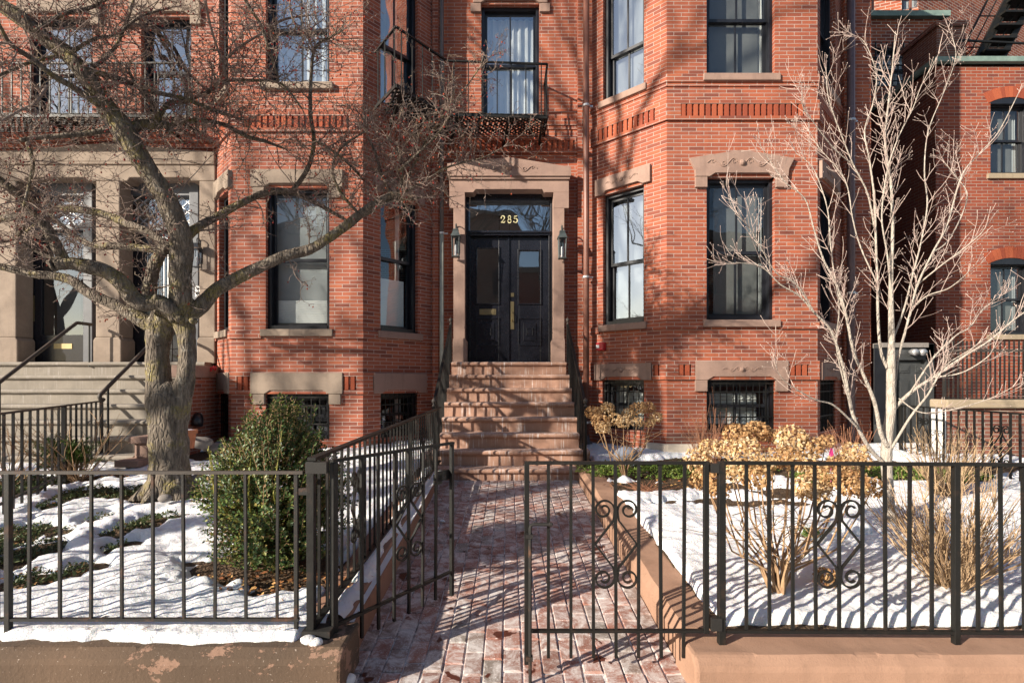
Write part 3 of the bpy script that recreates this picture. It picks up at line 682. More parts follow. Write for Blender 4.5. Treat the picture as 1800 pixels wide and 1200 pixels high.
def neighbour_door(x0, x1, right):
    fr = MB(); w = .12
    fr.fbox(GF, x0-.05, x0+w, -.05, .12, 1.74, 4.65); fr.fbox(GF, x1-w*.8, x1+.05, -.05, .12, 1.74, 4.65)
    zt2 = gz(398); fr.fbox(GF, x0+w, x1-w*.8, -.05, .10, zt2-.09, zt2); fr.fbox(GF, x0+w, x1-w*.8, -.05, .10, gz(348), 4.65)
    f = fr.build('door_frame', M['greyframe'], h2, bevel=.01)
    k = MB(); k.add([GF.pt(x0+w,0,zt2),GF.pt(x1-w*.8,0,zt2),GF.pt(x1-w*.8,0,gz(347)),GF.pt(x0+w,0,gz(347))], [(0,1,2,3)]); k.build('transom_pane', M['glassup'], f)
    k = MB(); n = 6; a0, a1, c0, c1 = x0+w, x1-w*.8, zt2, gz(348); s = (a1-a0)/n
    for i in range(-3, n+1):
        for sg in (0, 1):
            pts = []
            for t in range(0, 21):
                z = c0+(c1-c0)*t/20; u = a0+(i+(t/20*3 if not sg else 3-t/20*3))*s
                if a0 <= u <= a1: pts.append((u,z))
            if len(pts) > 1: k.beam(GF.pt(pts[0][0],.008,pts[0][1]), GF.pt(pts[-1][0],.008,pts[-1][1]), .012, .012)
    k.build('leaded_lattice', M['steel'], f)
    d = MB(); a, b, z0, z1 = x0+w+.005, x1-w*.8-.005, 1.76, zt2-.095
    if right: g0, g1, h0, h1_ = a+(b-a)*.30, b-.15, z0+.95, z1-.2
    else: g0, g1, h0, h1_ = a+(b-a)*.30, b-.03, z0+.42, z1-.05
    for q in ((a,g0,z0,z1),(g1,b,z0,z1),(g0,g1,z0,h0),(g0,g1,h1_,z1)): d.fbox(GF, q[0], q[1], -.03, .03, q[2], q[3])
    if right: d.fbox(GF, g0, g1, .03, .045, z0+.2, z0+.75)
    o = d.build('door', M['navy'], h2, bevel=.006)
    k = MB(); k.add([GF.pt(g0,0,h0),GF.pt(g1,0,h0),GF.pt(g1,0,h1_),GF.pt(g0,0,h1_)], [(0,1,2,3)]); k.build('door_pane', M['glassdoor'], o)
    if right:
        k = MB()
        for i in range(9): u = lerp(g0,g1,(i+.5)/9); k.fbox(GF, u-.006, u+.006, .032, .044, h0, h1_)
        k.tube([GF.pt((g0+g1)/2+.1*math.cos(t*.42),.05,h0+.9+.1*math.sin(t*.42)) for t in range(16)], .008, 5); k.build('door_grille', M['steel'], o)
    else:
        k = MB(); k.fbox(GF, gu(98), gu(130), .03, .038, gz(613), gz(604)); k.build('mail_slot', M['brass'], o)
        k = MB(); k.fbox(GF, gu(60), gu(64), .03, .045, gz(565), gz(520)); k.tube([GF.pt(gu(62),.045,gz(558)),GF.pt(gu(62),.09,gz(553)),GF.pt(gu(62),.09,gz(535)),GF.pt(gu(62),.045,gz(530))], .01, 6); k.build('door_handle', M['brass'], o)
        k = MB(); k.fbox(GF, g0+.02, (g0+g1)/2+.05, -.25, -.24, h0, h1_); k.build('blind', M['sheer'], o)
    r = MB(); r.fbox(GF, x0, x1, -1.5, -1.45, 1.7, 4.7); r.fbox(GF, x0-.05, x0, -1.5,-.1,1.7,4.7); r.fbox(GF, x1, x1+.05, -1.5,-.1,1.7,4.7); r.build('vestibule', M['room'], f)
neighbour_door(gu(27), gu(167), False); neighbour_door(gu(211), gu(351), True)

# ---------------------------------------------------------------- the low building right of the alley, and what rises behind it
h3 = thing('brick_annex', 'low brick building with green copper roof edge and arched windows beside the pale tree', 'building', (8.8,10.8,0))
YS = 10.8; XS = XX(1645,YS)
S = Fr((XS,YS),(18.5,YS)); SL = Fr((XS,16.0),(XS,YS))
zr = ZZ(108,YS)
aw = [(XX(1741,YS)-XS, XX(1812,YS)-XS, ZZ(306,YS), ZZ(180,YS)), (XX(1741,YS)-XS, XX(1812,YS)-XS, ZZ(588,YS), ZZ(462,YS))]
aw2 = [(a+1.9, b+1.9, c, d) for a, b, c, d in aw]
body = MB(); wall(body, S, 0, S.len, 0, zr, aw+aw2); body.build('wall', M['brickside'], h3); body = MB(); wall(body, SL, 0, SL.len, 0, zr, []); body.build('wall', M['brickshade'], h3)
rf = MB(); rf.box(XS,18.5,YS,16,zr-.1,zr); rf.build('roof', M['asphalt'], h3)
cp = MB(); cp.box(XS-.08,18.5,YS-.1,YS+.04,zr-.06,zr+.05); cp.box(XS-.08,XS+.05,YS+.04,16,zr-.06,zr+.05); cp.build('copper_coping', M['copper'], h3, bevel=.01)
for (a, b, c, d) in aw+aw2:
    w = window(S, a, b, c, d, h3, 'brownrose', None, sill=False, muntin=True, cur=[('curtain',.85,1,0,1,'greycurtain'),('blind',0,.85,0,1,'sheer')])
    k = MB(); n = 13; um = (a+b)/2; hw = (b-a)/2
    for i in range(n):
        t = -1+2*(i+.5)/n; u = um+t*(hw+.05); zc_ = d+.12*(1-t*t)-.02
        ax = V((t*.55, 1)).normalized(); s_ = V((ax.y,-ax.x))
        pts = [V((u,zc_))-s_*.033, V((u,zc_))+s_*.033, V((u,zc_))+s_*.038+ax*.22, V((u,zc_))-s_*.038+ax*.22]
        k.prism(S, [tuple(q) for q in pts], -.05, .012+.0007*i)
    k.build('brick_arch', M['bit'], w)
    k = MB(); k.prism(S, [(a-.08,c-.1),(b+.1,c-.1),(b+.1,c),(a-.08,c)], -.1, .05); k.build('sill', M['coping'], w)
    k = MB(); pl = [(a,d-.03)]+[(um+hw*t/6, d+.10*(1-(t/6)**2)) for t in range(-6,7)]+[(b,d-.03)]; k.prism(S, pl[::-1], -.06, .004); k.build('arch_panel', M['frame'], w)
k = MB(); k.box(XX(1634,11.8),XX(1684,11.8),11.6,12.6,zr+.02,ZZ(58,11.8)); k.box(XX(1630,11.8),XX(1687,11.8),11.55,12.65,ZZ(58,11.8),ZZ(49,11.8)); k.build('chimney', M['brickbase'], h3, bevel=.01)
h4 = thing('rear_wing', 'shaded brick wing with barred window and copper gutter seen above the alley', 'building', (8,11,0))
W4 = Fr((5.0,14.0),(11.5,14.0)); zt4 = ZZ(30,14.0)
bw_ = (XX(1541,14.0)-5.0, XX(1609,14.0)-5.0, ZZ(152,14.0), ZZ(84,14.0))
body = MB(); wall(body, W4, 0, W4.len, 0, zt4, [bw_]); body.box(11.4,11.5,14.0,16,0,zt4); body.build('wall', M['brickfar'], h4)
cp = MB(); cp.box(5.0,11.6,13.86,14.02,zt4-.06,zt4+.08); cp.build('copper_gutter', M['copper'], h4)
rl = MB(); rl.box(5,11.5,13.95,13.99,zt4+.42,zt4+.47); rl.box(5,11.5,13.95,13.99,zt4+.95,zt4+1.0)
for x in (5.6,6.6,7.6,8.6,9.6,10.6): rl.box(x,x+.05,13.95,13.99,zt4+.08,zt4+1.0)
rl.build('roof_rail', M['rustpipe'], h4)
w = window(W4, *bw_, h4, 'brownrose', None, sill=False, muntin=True, cur=[('curtain',.1,.9,0,1,'curtain')])
k = MB()
for i in range(9): u = lerp(bw_[0]-.08,bw_[1]+.08,i/8); k.fbox(W4, u-.012, u+.012, .06, .085, bw_[2], bw_[3]+.1)
for i in range(5): z = lerp(bw_[2],bw_[3],(i+.5)/5); k.fbox(W4, bw_[0]-.2, bw_[1]+.2, .055, .09, z-.012, z+.012)
k.build('window_bars', M['iron'], w)
h5 = thing('tall_building', 'tall sunlit brick building rising behind the copper edged low roof', 'building', (9,12,0))
T1 = Fr((11.4,14.7),(20,18.8)); T0 = Fr((5.0,17.2),(11.4,14.7))
zt5 = 15.5
wa = (T1.u(1682), T1.u(1705), ZZ(106,15), ZZ(62,15)); wb = (T0.u(1585), T0.u(1618), ZZ(26,15), ZZ(-30,15))
body = MB(); wall(body, T1, 0, T1.len, 0, zt5, [wa]); wall(body, T0, 0, T0.len, 0, zt5, [wb]); body.box(4,20,19,19.1,0,zt5); body.build('wall', M['brickfar'], h5)
window(T1, *wa, h5, 'brown', None, sill=False, fm='greyframe', cur=[('blind',0,1,0,1,'slat')]); window(T0, *wb, h5, 'brown', None, sill=False, fm='greyframe', cur=[('blind',0,1,0,1,'greycurtain')])
k = MB(); n = 11
for i in range(n):
    t = -1+2*(i+.5)/n; um = (wa[0]+wa[1])/2; hw = (wa[1]-wa[0])/2; ax = V((t*.6,1)).normalized(); s_ = V((ax.y,-ax.x)); c_ = V((um+t*(hw+.06), wa[3]+.09*(1-t*t)))
    k.prism(T1, [tuple(q) for q in (c_-s_*.05,c_+s_*.05,c_+s_*.055+ax*.25,c_-s_*.055+ax*.25)], -.02, .015+.0007*i)
k.build('brick_arch', M['bit'], h5)
# ================================================================= GROUND, WALLS, STEPS
def zl(y): return .22+.058*(y-2.7)
def zrr(y): return .22+.045*(y-2.7)
def zw(y): return max(0, .049*(y-2.57)) if y < 6.9 else .049*4.33
def GL(px, py):
    Y = 1.387/((py-HY)/FX+.058); return V((XX(px,Y), Y, zl(Y)))
def GR(px, py):
    Y = 1.3515/((py-HY)/FX+.045); return V((XX(px,Y), Y, zrr(Y)))
g = MB(); g.box(-120,120,-120,120,-.25,-.12); tag(g.build('ground', M['concrete']), kind='structure')
g = MB(); g.box(-120,120,-14.5,-4.0,-.119,-.115); tag(g.build('road', M['asphalt']), kind='structure')
g = MB(); g.box(-120,120,-3.8,2.42,-.118,-.03); tag(g.build('sidewalk', M['joint']), kind='structure')
# brick walk: every paver has its own height and tilt
WX0, WX1 = -.83, .875
def walk_x(y): return (-.80-.014*(y-2.5), .868)
pv = MB(); cols = 17; pw = (WX1-WX0)/cols
rr = random.Random(3)
for i in range(cols):
    y = -.6-(.1 if i % 2 else 0)+rr.uniform(-.012,.012)
    while y < 6.72:
        L_ = .202+rr.uniform(-.004,.004); y1 = min(y+L_-.007, 6.73)
        x0 = WX0+i*pw+.0035+rr.uniform(-.0015,.0015); x1 = x0+pw-.007
        if y < 2.35:   # out on the pavement the same bricks carry on
            pass
        z = zw((y+y1)/2)+rr.uniform(-.0025,.0025); b = .005; ta, tb = rr.uniform(-.002,.002), rr.uniform(-.002,.002)
        sl = .049*(y1-y)/2 if y > 2.5 else 0
        def pz_(x, yy): return z+(ta if x > (x0+x1)/2 else -ta)+((tb+sl) if yy > (y+y1)/2 else -tb-sl)
        vs = [(x0,y,z-.05),(x1,y,z-.05),(x1,y1,z-.05),(x0,y1,z-.05)]
        vs += [(x0,y,pz_(x0,y)-b),(x1,y,pz_(x1,y)-b),(x1,y1,pz_(x1,y1)-b),(x0,y1,pz_(x0,y1)-b)]
        vs += [(x0+b,y+b,pz_(x0,y)),(x1-b,y+b,pz_(x1,y)),(x1-b,y1-b,pz_(x1,y1)),(x0+b,y1-b,pz_(x0,y1))]
        pv.add(vs, [(0,1,5,4),(1,2,6,5),(2,3,7,6),(3,0,4,7),(4,5,9,8),(5,6,10,9),(6,7,11,10),(7,4,8,11),(8,9,10,11)])
        y += L_
tag(pv.build('brick_walk', M['paver'], uv=False), kind='structure')
j = MB(); nseg = 20
vs = []; 
for i in range(nseg+1):
    y = lerp(-.7,6.75,i/nseg); vs += [(WX0-.03,y,zw(y)-.009),(WX1+.02,y,zw(y)-.009)]
j.add(vs, [(2*i,2*i+1,2*i+3,2*i+2) for i in range(nseg)]); tag(j.build('walk_bed', M['joint']), kind='structure')
# low front walls and kerbs
def front_wall(name, label, x0, x1, zt, mat, chL, y0=2.42, y1=2.74):
    t = MB(); ch = .05
    prof = [(y0,-.1),(y1,-.1),(y1,zt),(y0+.05,zt),(y0+.008,zt-.035),(y0,zt-.06)]
    n = 60; vs = []
    for i in range(n+1):
        x = lerp(x0,x1,i/n)
        for (a,b) in prof:
            q = V((x,a,b)); k = .006*noise.noise(q*3.1)+.003*noise.noise(q*13)
            vs.append((x, a+k*(1 if a < y1 else 0), b+(k*.6 if b > 0 else 0)))
    m = len(prof); fs = []
    for i in range(n):
        for k in range(m): fs.append((i*m+k, (i+1)*m+k, (i+1)*m+(k+1)%m, i*m+(k+1)%m))
    fs.append(tuple(range(m))); fs.append(tuple(n*m+k for k in range(m-1,-1,-1)))
    t.add(vs, fs); o = t.build(name, mat, loc=(x0,y0,0), bevel=.018); return tag(o, label, 'low wall')
front_wall('stone_wall', 'low brown stone wall with peeling paint under the snowy left garden fence', -6.5, -.765, .212, M['peel'], 0)
front_wall('stone_wall', 'smooth salmon painted low stone wall under the fence beside the gate', .86, 6.6, .178, M['salmon'], 1)
def kerb(label, xa, xb, w, hgt, mat, y0, y1, chin):
    t = MB(); n = 40; vs = []
    for i in range(n+1):
        y = lerp(y0,y1,i/n); x = lerp(xa,xb,i/n); z = zw(y)
        s_ = 1 if w > 0 else -1
        for a, b in ((0,-.08),(0,hgt-.05),(.045*s_,hgt),(w,hgt),(w,-.08)):
            q = V((x+a,y,z+b)); k = .006*noise.noise(q*4)+.003*noise.noise(q*14); vs.append((x+a+k, y, z+b+k))
    m = 5; fs = []
    for i in range(n):
        for k in range(m):
            q = (i*m+k, i*m+(k+1)%m, (i+1)*m+(k+1)%m, (i+1)*m+k); fs.append(q if w < 0 else q[::-1])
    fs.append(tuple(range(m)) if w > 0 else tuple(range(m-1,-1,-1))); fs.append(tuple(n*m+k for k in (range(m-1,-1,-1) if w > 0 else range(m))))
    t.add(vs, fs); o = t.build('kerb', mat, loc=(xa,y0,0)); return tag(o, label, 'kerb')
kerb('salmon stone kerb edging the right side of the brick walk', .872, .885, .25, .165, M['salmon'], 2.745, 6.62, 1)
kerb('dark snow dusted stone kerb under the walk side railing', -.80, -.862, -.26, .20, M['kerb'], 2.745, 6.62, 1)

# stoops
YK = lambda k: 6.64+.2229*(k-1)
ZK = lambda k: .15+.2*k
def stoop(label, name, x_of, mat, dy, yland, ns=8, zshift=0, org=(0,6.6,0)):
    s = thing(name, label, 'front steps', org)
    for k in range(1, ns+1):
        x0, x1 = x_of(k); y = YK(k)+dy; z0 = ZK(k-1) if k > 1 else .0; z1 = ZK(k)+zshift; z0 += zshift if k > 1 else 0
        yb = YK(k+1)+dy+.05 if k < ns else yland
        m = MB()
        # riser with the tread's rounded nosing above a small cove
        prof = [(y+.045,z0),(yb,z0),(yb,z1)]
        c = (y+.028, z1-.03)
        prof += [(c[0]-.03*math.sin(rad(a)), c[1]+.03*math.cos(rad(a))) for a in (0,22,45,68,90,112,135,158,180)]
        prof += [(y+.030,z1-.066),(y+.040,z1-.072),(y+.045,z1-.085)]
        n = 28; L_ = len(prof); vs = []
        for i in range(n+1):
            x = lerp(x0,x1,i/n)
            for a, b in prof:
                q = V((x,a,b)); w_ = .0045*noise.noise(q*5)+.003*noise.noise(q*17); vs.append((x, a+(w_ if a < yb else 0), b+(w_*.7 if b > z0 else 0)))
        fs = [tuple(range(L_-1,-1,-1)) if False else tuple(range(L_))[::-1]]
        fs = [tuple(range(L_))]
        for i in range(n):
            for q in range(L_): fs.append((i*L_+q, (i+1)*L_+q, (i+1)*L_+(q+1)%L_, i*L_+(q+1)%L_))
        fs.append(tuple(n*L_+q for q in range(L_-1,-1,-1)))
        fs = [f[::-1] if len(f) == 4 else f[::-1] for f in fs]
        m.add(vs, fs); bm = m.build('step', mat, s)
        import bmesh
        b = bmesh.new(); b.from_mesh(bm.data); bmesh.ops.recalc_face_normals(b, faces=b.faces); b.to_mesh(bm.data); b.free()
    return s
st1 = stoop('brownstone front steps below the black double doors', 'stoop', lambda k: (-1.0,1.065) if k <= 2 else (-.915,.955) if k < 8 else (-.88,.905), M['step'], 0, 8.62)
st2 = stoop('wide worn greyish stone steps below the paired doorways', 'stoop', lambda k: (-10.5,-4.5) if k > 2 else (-10.9,-4.85+.12*k), M['step2'], -.36, 8.40, zshift=-.012)
ck = MB(); ck.extr([(7.15,0),(8.0,0),(8.0,1.50),(7.15,1.50)], -4.499, -4.36); ck.build('cheek_wall', M['brick2'], st2)
ck = MB(); ck.box(-4.52,-4.34,7.10,8.0,1.501,1.67); ck.build('cheek_cap', M['brown'], st2, bevel=.01)
ck = MB(); ck.box(-4.56,-4.34,6.35,7.05,.70,.78); ck.box(-4.62,-4.34,6.2,6.9,.44,.52); ck.box(-4.52,-4.36,6.4,7.0,.52,.70); ck.build('cheek_cap', M['brown'], st2, bevel=.01)

# ---------------------------------------------------------------- ironwork
def scroll(t, F, cu, zc, hh, hw, name='scroll', parent=None):
    """pair of S scrolls forming a diamond with curled ends, between two pickets"""
    k = MB(); w, th_ = .0085, .014
    def strip(pts):
        for a, b in zip(pts, pts[1:]): k.beam(F.pt(a[0],0,a[1]), F.pt(b[0],0,b[1]), w, th_, up=F.pt(0,1,0)-F.pt(0,0,0))
    r = hw*.50
    for sx in (-1,1):
        for sz in (-1,1):
            pts = [(cu+sx*hw*.94, zc), (cu+sx*hw*.12, zc+sz*hh*.52)]
            cx_, cz_ = cu+sx*(hw*.05+r), zc+sz*(hh-r)
            sp = []
            for i in range(34):
                a = i/33*math.pi*2.9; rad_ = r*(1-.70*(i/33)**.9)
                ang = math.pi+.35 - a if True else 0
                sp.append((cx_+sx*math.cos(ang)*rad_, cz_+sz*math.sin(ang)*rad_ if sz > 0 else cz_-math.sin(ang)*rad_))
            strip(pts+sp)
    return k.build(name, M['iron'], parent, uv=False)
class Line:
    """upright plane through two ground points, measured along"""
    def __init__(s, a, b): s.F = Fr(a, b); s.len = s.F.len
def fence(name, label, cat, a, b, zb, zt, spacing, pk, posts, mat, rail=(.03,.018), low=None, over=0, group=None, scrolls=(), first=None, railh=None, pkw=.016, postw=.032, nb=None, topover=(0,0), ballends=()):
    """zb/zt: functions of the run length giving bottom rail and top rail height"""
    F = Fr(a, b); L_ = F.len
    t = thing(name, label, cat, (a[0],a[1],zb(0)-.1), group)
    k = MB(); n = 10
    for i in range(n):
        u0, u1 = lerp(-topover[0],L_+topover[1],i/n), lerp(-topover[0],L_+topover[1],(i+1)/n); k.beam(F.pt(u0,0,zt(u0)), F.pt(u1,0,zt(u1)), rail[0], rail[1])
    k.build('top_rail', M['ironrail'] if mat == 'ironold' else M[mat], t, uv=False)
    k = MB()
    for i in range(n):
        u0, u1 = L_*i/n, L_*(i+1)/n; k.beam(F.pt(u0,0,zb(u0)), F.pt(u1,0,zb(u1)), rail[0]*.9, rail[1]*.9)
    k.build('bottom_rail', M[mat], t, uv=False)
    us = first if first else [spacing*(i+.5) for i in range(int(L_/spacing))]
    mesh = {}
    for u in us:
        if any(abs(u-p[0]) < .045 for p in posts): continue
        h = round(zt(u)-zb(u)+over, 3)
        if h not in mesh:
            q = MB(); q.fbox(Fr((0,0),(1,0)), -pkw/2, pkw/2, -pkw/2, pkw/2, -over, zt(u)-zb(u)-rail[1]*.4); o = q.build('picket', M[mat], t, uv=False); mesh[h] = o.data
            ang = math.atan2(F.t.y, F.t.x); o.location = F.pt(u,0,zb(u))-ORG[t.name]; o.rotation_euler = (0,0,ang)
            me2 = o.data
            for vtx in me2.vertices: vtx.co = vtx.co+ORG[t.name]
        else: inst('picket', mesh[h], t, F.pt(u,0,zb(u)), math.atan2(F.t.y,F.t.x)).rotation_euler = (R.uniform(-.005,.005), R.uniform(-.007,.007), math.atan2(F.t.y,F.t.x)+R.uniform(-.05,.05))
    for p in posts:
        q = MB(); w = p[3] if len(p) > 3 else postw; q.fbox(F, p[0]-w/2, p[0]+w/2, -w/2, w/2, p[1], p[2]); o = q.build('post', M[mat], t, uv=False, bevel=.002)
        if p[0] in ballends:
            q = MB(); q.lathe(F.pt(p[0],0,p[2]), [(.022,0),(.028,.01),(.012,.025),(.01,.04),(.026,.055),(.032,.075),(.026,.095),(.008,.108),(.002,.125)], 10); q.build('finial', M[mat], o, smooth=True, uv=False)
    for (u, zc, hh, hw) in scrolls: scroll(t, F, u, zc, hh, hw, parent=t)
    return t, F
YG = 2.57
zz = lambda py: ZZ(py, YG); xx = lambda px: XX(px, YG)
# left garden front fence
xl = xx(-1390); uoff = lambda px: xx(px)-xl
fa, _ = fence('iron_fence', 'worn black iron fence in front of the snowy left garden, on the peeling wall', 'fence', (xl,YG), (xx(526),YG), lambda u: zz(1088), lambda u: zz(830)+(u-uoff(526))*.000, .15, 0,
    [(uoff(15),.205,zz(832),.025),(uoff(521),.205,zz(834),.019),(uoff(-570),.2,zz(832),.025),(uoff(-1150),.2,zz(832),.025)], 'ironold', rail=(.022,.015), first=[uoff(51+54.5*i) for i in range(-26,9)], pkw=.0122, topover=(0,.02))
# right garden front fence
xr = xx(1268)
fb, _ = fence('iron_fence', 'black iron fence with scroll panel in front of the right garden, on the salmon wall', 'fence', (xr,YG), (xx(2000),YG), lambda u: zz(1108)-u*.006, lambda u: zz(813)-u*.006, .112, 0,
    [(.0,.175,zz(811),.033),(xx(1680)-xr,.172,zz(817),.028)], 'iron', rail=(.026,.016), first=[xx(1312+40.75*i)-xr for i in range(0,17)], pkw=.0132,
    scrolls=[(xx(1475)-xr, (zz(1030)+zz(885))/2+.005, .22, .112)])
# gate leaves
gb, _ = fence('gate', 'closed right leaf of the black iron garden gate with cane bolt', 'gate', (xx(922),YG), (xx(1246),YG), lambda u: zz(1108), lambda u: zz(813), .112, 0,
    [(xx(926)-xx(922),zz(1166),zz(815),.024),(xx(1241)-xx(922),zz(1112),zz(815),.024)], 'iron', rail=(.024,.015), over=.13, first=[xx(964+39.6*i)-xx(922) for i in range(7)], pkw=.0145,
    scrolls=[(xx(1083)-xx(922), (zz(1030)+zz(885))/2+.005, .22, .108)])
k = MB(); q = [V((xx(931.5),YG-.03,-.0)),V((xx(931.5),YG-.03,zz(925))),V((xx(933),YG-.03,zz(919.5))),V((xx(938),YG-.03,zz(918))),V((xx(967),YG-.03,zz(918.5)))]
k.tube(q, .0085, 7); k.ball(q[-1], .012, 6, 4)
for py in (938, 1150): k.box(xx(924),xx(936),YG-.042,YG-.012,zz(py+4),zz(py-3))
k.build('cane_bolt', M['ironold'], gb, uv=False)
k = MB(); k.box(xx(1248),xx(1262),YG-.018,YG+.018,zz(830),zz(814)); k.build('hinge', M['ironold'], gb, uv=False); k = MB(); k.box(xx(1248),xx(1266),YG-.024,YG+.018,zz(1105),zz(1083)); k.build('hinge', M['ironold'], gb, uv=False)
hx, hy, ex, ey = -.868, 2.60, -.350, 3.375
ga, GFr = fence('gate', 'open left leaf of the black iron garden gate, swung in beside the walk railing', 'gate', (hx,hy), (ex,ey), lambda u: .245-.0*u, lambda u: 1.058, .117, 0,
    [(.015,.20,1.05,.030),(.918,.09,1.05,.023)], 'iron', rail=(.026,.015), over=.13, first=[.115*i+.075 for i in range(1,8)], pkw=.0145, scrolls=[(.54,.645,.22,.108)])
k = MB(); k.fbox(GFr, .80, .92, -.028, -.012, .83, .89); k.fbox(GFr, .80, .84, -.05, -.012, .81, .87); k.build('latch', M['iron'], ga, uv=False)
# railing along the left side of the walk
sa, SFr = fence('railing', 'long black iron railing running along the left edge of the brick walk to the steps', 'railing', (-.955,2.57), (-.862,6.70), lambda u: .255+.047*u, lambda u: 1.072+.011*u, .113, 0,
    [(0,.19,1.062,.036),(2.35,.3,1.09,.026)], 'iron', rail=(.042,.016), first=[.113*i+.10 for i in range(36)], pkw=.0135, scrolls=[(.72,.68,.22,.108),(2.9,.76,.22,.108)])
k = MB(); k.box(xx(526),xx(546),YG-.01,YG+.01,zz(869),zz(857)); k.build('bracket', M['ironold'], sa, uv=False); k = MB(); k.fbox(SFr,-.02,.02,-.022,.08,1.005,1.06); k.build('hinge_plate', M['ironold'], sa, uv=False); k = MB(); k.fbox(SFr,-.03,.06,-.035,.10,.185,.25); k.build('post_foot', M['ironold'], sa, uv=False)
# stoop railings
def stair_rail(label, x, xt):
    a, b = (x, 6.74), (xt, 8.12)
    F = Fr(a, b); zb0, zt0, zt1 = .36, 1.13, 2.30
    t = thing('stair_railing', label, 'railing', (x,6.74,.35))
    L_ = F.len; top = lambda u: lerp(zt0+.03,zt1,min(1,max(0,u/L_)))
    k = MB()
    for i in range(8): k.beam(F.pt(L_*i/8,0,top(L_*i/8)), F.pt(L_*(i+1)/8,0,top(L_*(i+1)/8)), .04, .02)
    k.build('handrail', M['iron'], t, uv=False)
    def stepz(u): 
        y = 6.74+u*F.t.y; kk = max(1, min(8, int((y-6.64)/.2229)+1)); return ZK(kk)
    for u, z0, z1 in ((0,.33,1.13),(L_,1.74,2.32)):
        q = MB(); q.fbox(F, u-.016, u+.016, -.016, .016, z0, z1); o = q.build('newel_post', M['iron'], t, uv=False)
        q = MB(); q.lathe(F.pt(u,0,z1), [(.02,0),(.026,.01),(.011,.022),(.01,.035),(.024,.05),(.031,.07),(.024,.09),(.008,.102),(.002,.12)], 10); q.build('finial', M['steel'] if False else M['ironrail'], o, smooth=True, uv=False)
    n = 13
    for i in range(1, n):
        u = L_*i/n; q = MB(); q.fbox(F, u-.008, u+.008, -.008, .008, stepz(u), top(u)-.01); q.build('baluster', M['iron'], t, uv=False)
    return t
stair_rail('black iron stair railing with ball finials on the right side, below the wall alarm', .985, .915)
stair_rail('black iron stair railing with ball finials on the left side, joined to the walk railing', -.945, -.88)
def pipe_rail(label, x, y0, z0, y1, z1, curl, yp1):
    t = thing('stair_handrail', label, 'handrail', (x,y0,z0-.6))
    k = MB(); pts = []
    if curl:
        c = V((x,y0+.03,z0-.05))
        for i in range(12): a = rad(-40+i*26); r = .022+.045*i/11; pts.append(c+V((-.05*(1-i/11), -math.sin(a)*r*.9-.0, -math.cos(a)*r)))
        pts = pts[::-1] if False else pts
        pts = [c+V((0, math.cos(rad(a))*r, math.sin(rad(a))*r)) for a, r in ((-20,.02),(-90,.025),(-150,.035),(-200,.05),(-230,.06))]
    pts += [V((x,y0,z0)), V((x,lerp(y0,y1,.5),lerp(z0,z1,.5))), V((x,y1,z1)), V((x,y1+.03,z1+.01)), V((x,y1+.28,z1+.012))]
    k.tube(pts, .024, 8); k.build('handrail', M['ironrail'], t, smooth=True, uv=False)
    for yy, zt_, zb_ in ((y0+.12, lerp(z0,z1,.12/(y1-y0)), z0-1.05), (y1+.24, z1+.0, z1-.62)):
        k = MB(); k.tube([V((x,yy,zb_)),V((x,yy,zt_))], .014, 6); k.build('post', M['iron'], t, uv=False)
pipe_rail('slanting iron pipe handrail between the two neighbouring doorways, leftmost', -6.22, 6.35, 1.35, 7.62, 2.285, True, 0)
pipe_rail('iron pipe handrail with curled foot beside the crabapple trunk', -5.02, 6.52, 1.29, 7.66, 2.15, True, 0)
# dividing fences that run back to the houses
fence('iron_fence', 'plain low iron fence at the foot of the neighbouring worn steps', 'fence', (-4.15,4.2), (-5.18,6.75), lambda u: .42+.03*u, lambda u: 1.178+.0075*u, .15, 0, [(.02,.3,1.17,.04),(1.55,.35,1.19,.04),(2.74,.3,1.2,.03)], 'ironold', rail=(.03,.018), over=.1, first=[.16*i+.13 for i in range(17)], pkw=.018)
fence('iron_fence', 'black iron divider fence with scroll panel in front of the alley door and brick base', 'fence', (5.70,7.7), (5.44,4.6), lambda u: .30-.0*u, lambda u: 1.10, .15, 0, [(.03,.3,1.1,.04),(2.45,.2,1.1,.04)], 'iron', rail=(.03,.018), over=.1, first=[.125*i+.12 for i in range(24)], pkw=.018, scrolls=[(1.75,.72,.24,.115),(.48,.72,.24,.115)])
k = fence('iron_fence', 'tall spiked iron fence standing on the buff coping before the low copper edged building', 'fence', (XX(1660,7.5),7.5), (XX(1960,7.5),7.5), lambda u: ZZ(702,7.5), lambda u: ZZ(616,7.5), .1, 0, [(0,1.2,ZZ(596,7.5),.035)], 'ironold', rail=(.03,.03), first=[.066*i+.06 for i in range(36)], pkw=.016)
for ch in list(k[0].children):
    if ch.name.startswith('picket'): ch.scale = (1,1,1.22)
t = thing('base_wall', 'brick base wall with buff stone coping under the spiked fence', 'low wall', (6.2,7.5,0))
k = MB(); k.box(XX(1662,7.4),9.2,7.40,7.62,0,ZZ(718,7.4)); k.build('wall', M['brickbase'], t)
k = MB(); k.box(XX(1659,7.4),9.25,7.34,7.66,ZZ(717,7.4),ZZ(702,7.4)); k.build('coping', M['coping'], t, bevel=.02)
k = MB(); k.box(XX(1657,7.4),XX(1662,7.4)-.001,7.39,7.62,0,ZZ(718,7.4)); k.build('painted_end', M['slat'], t)

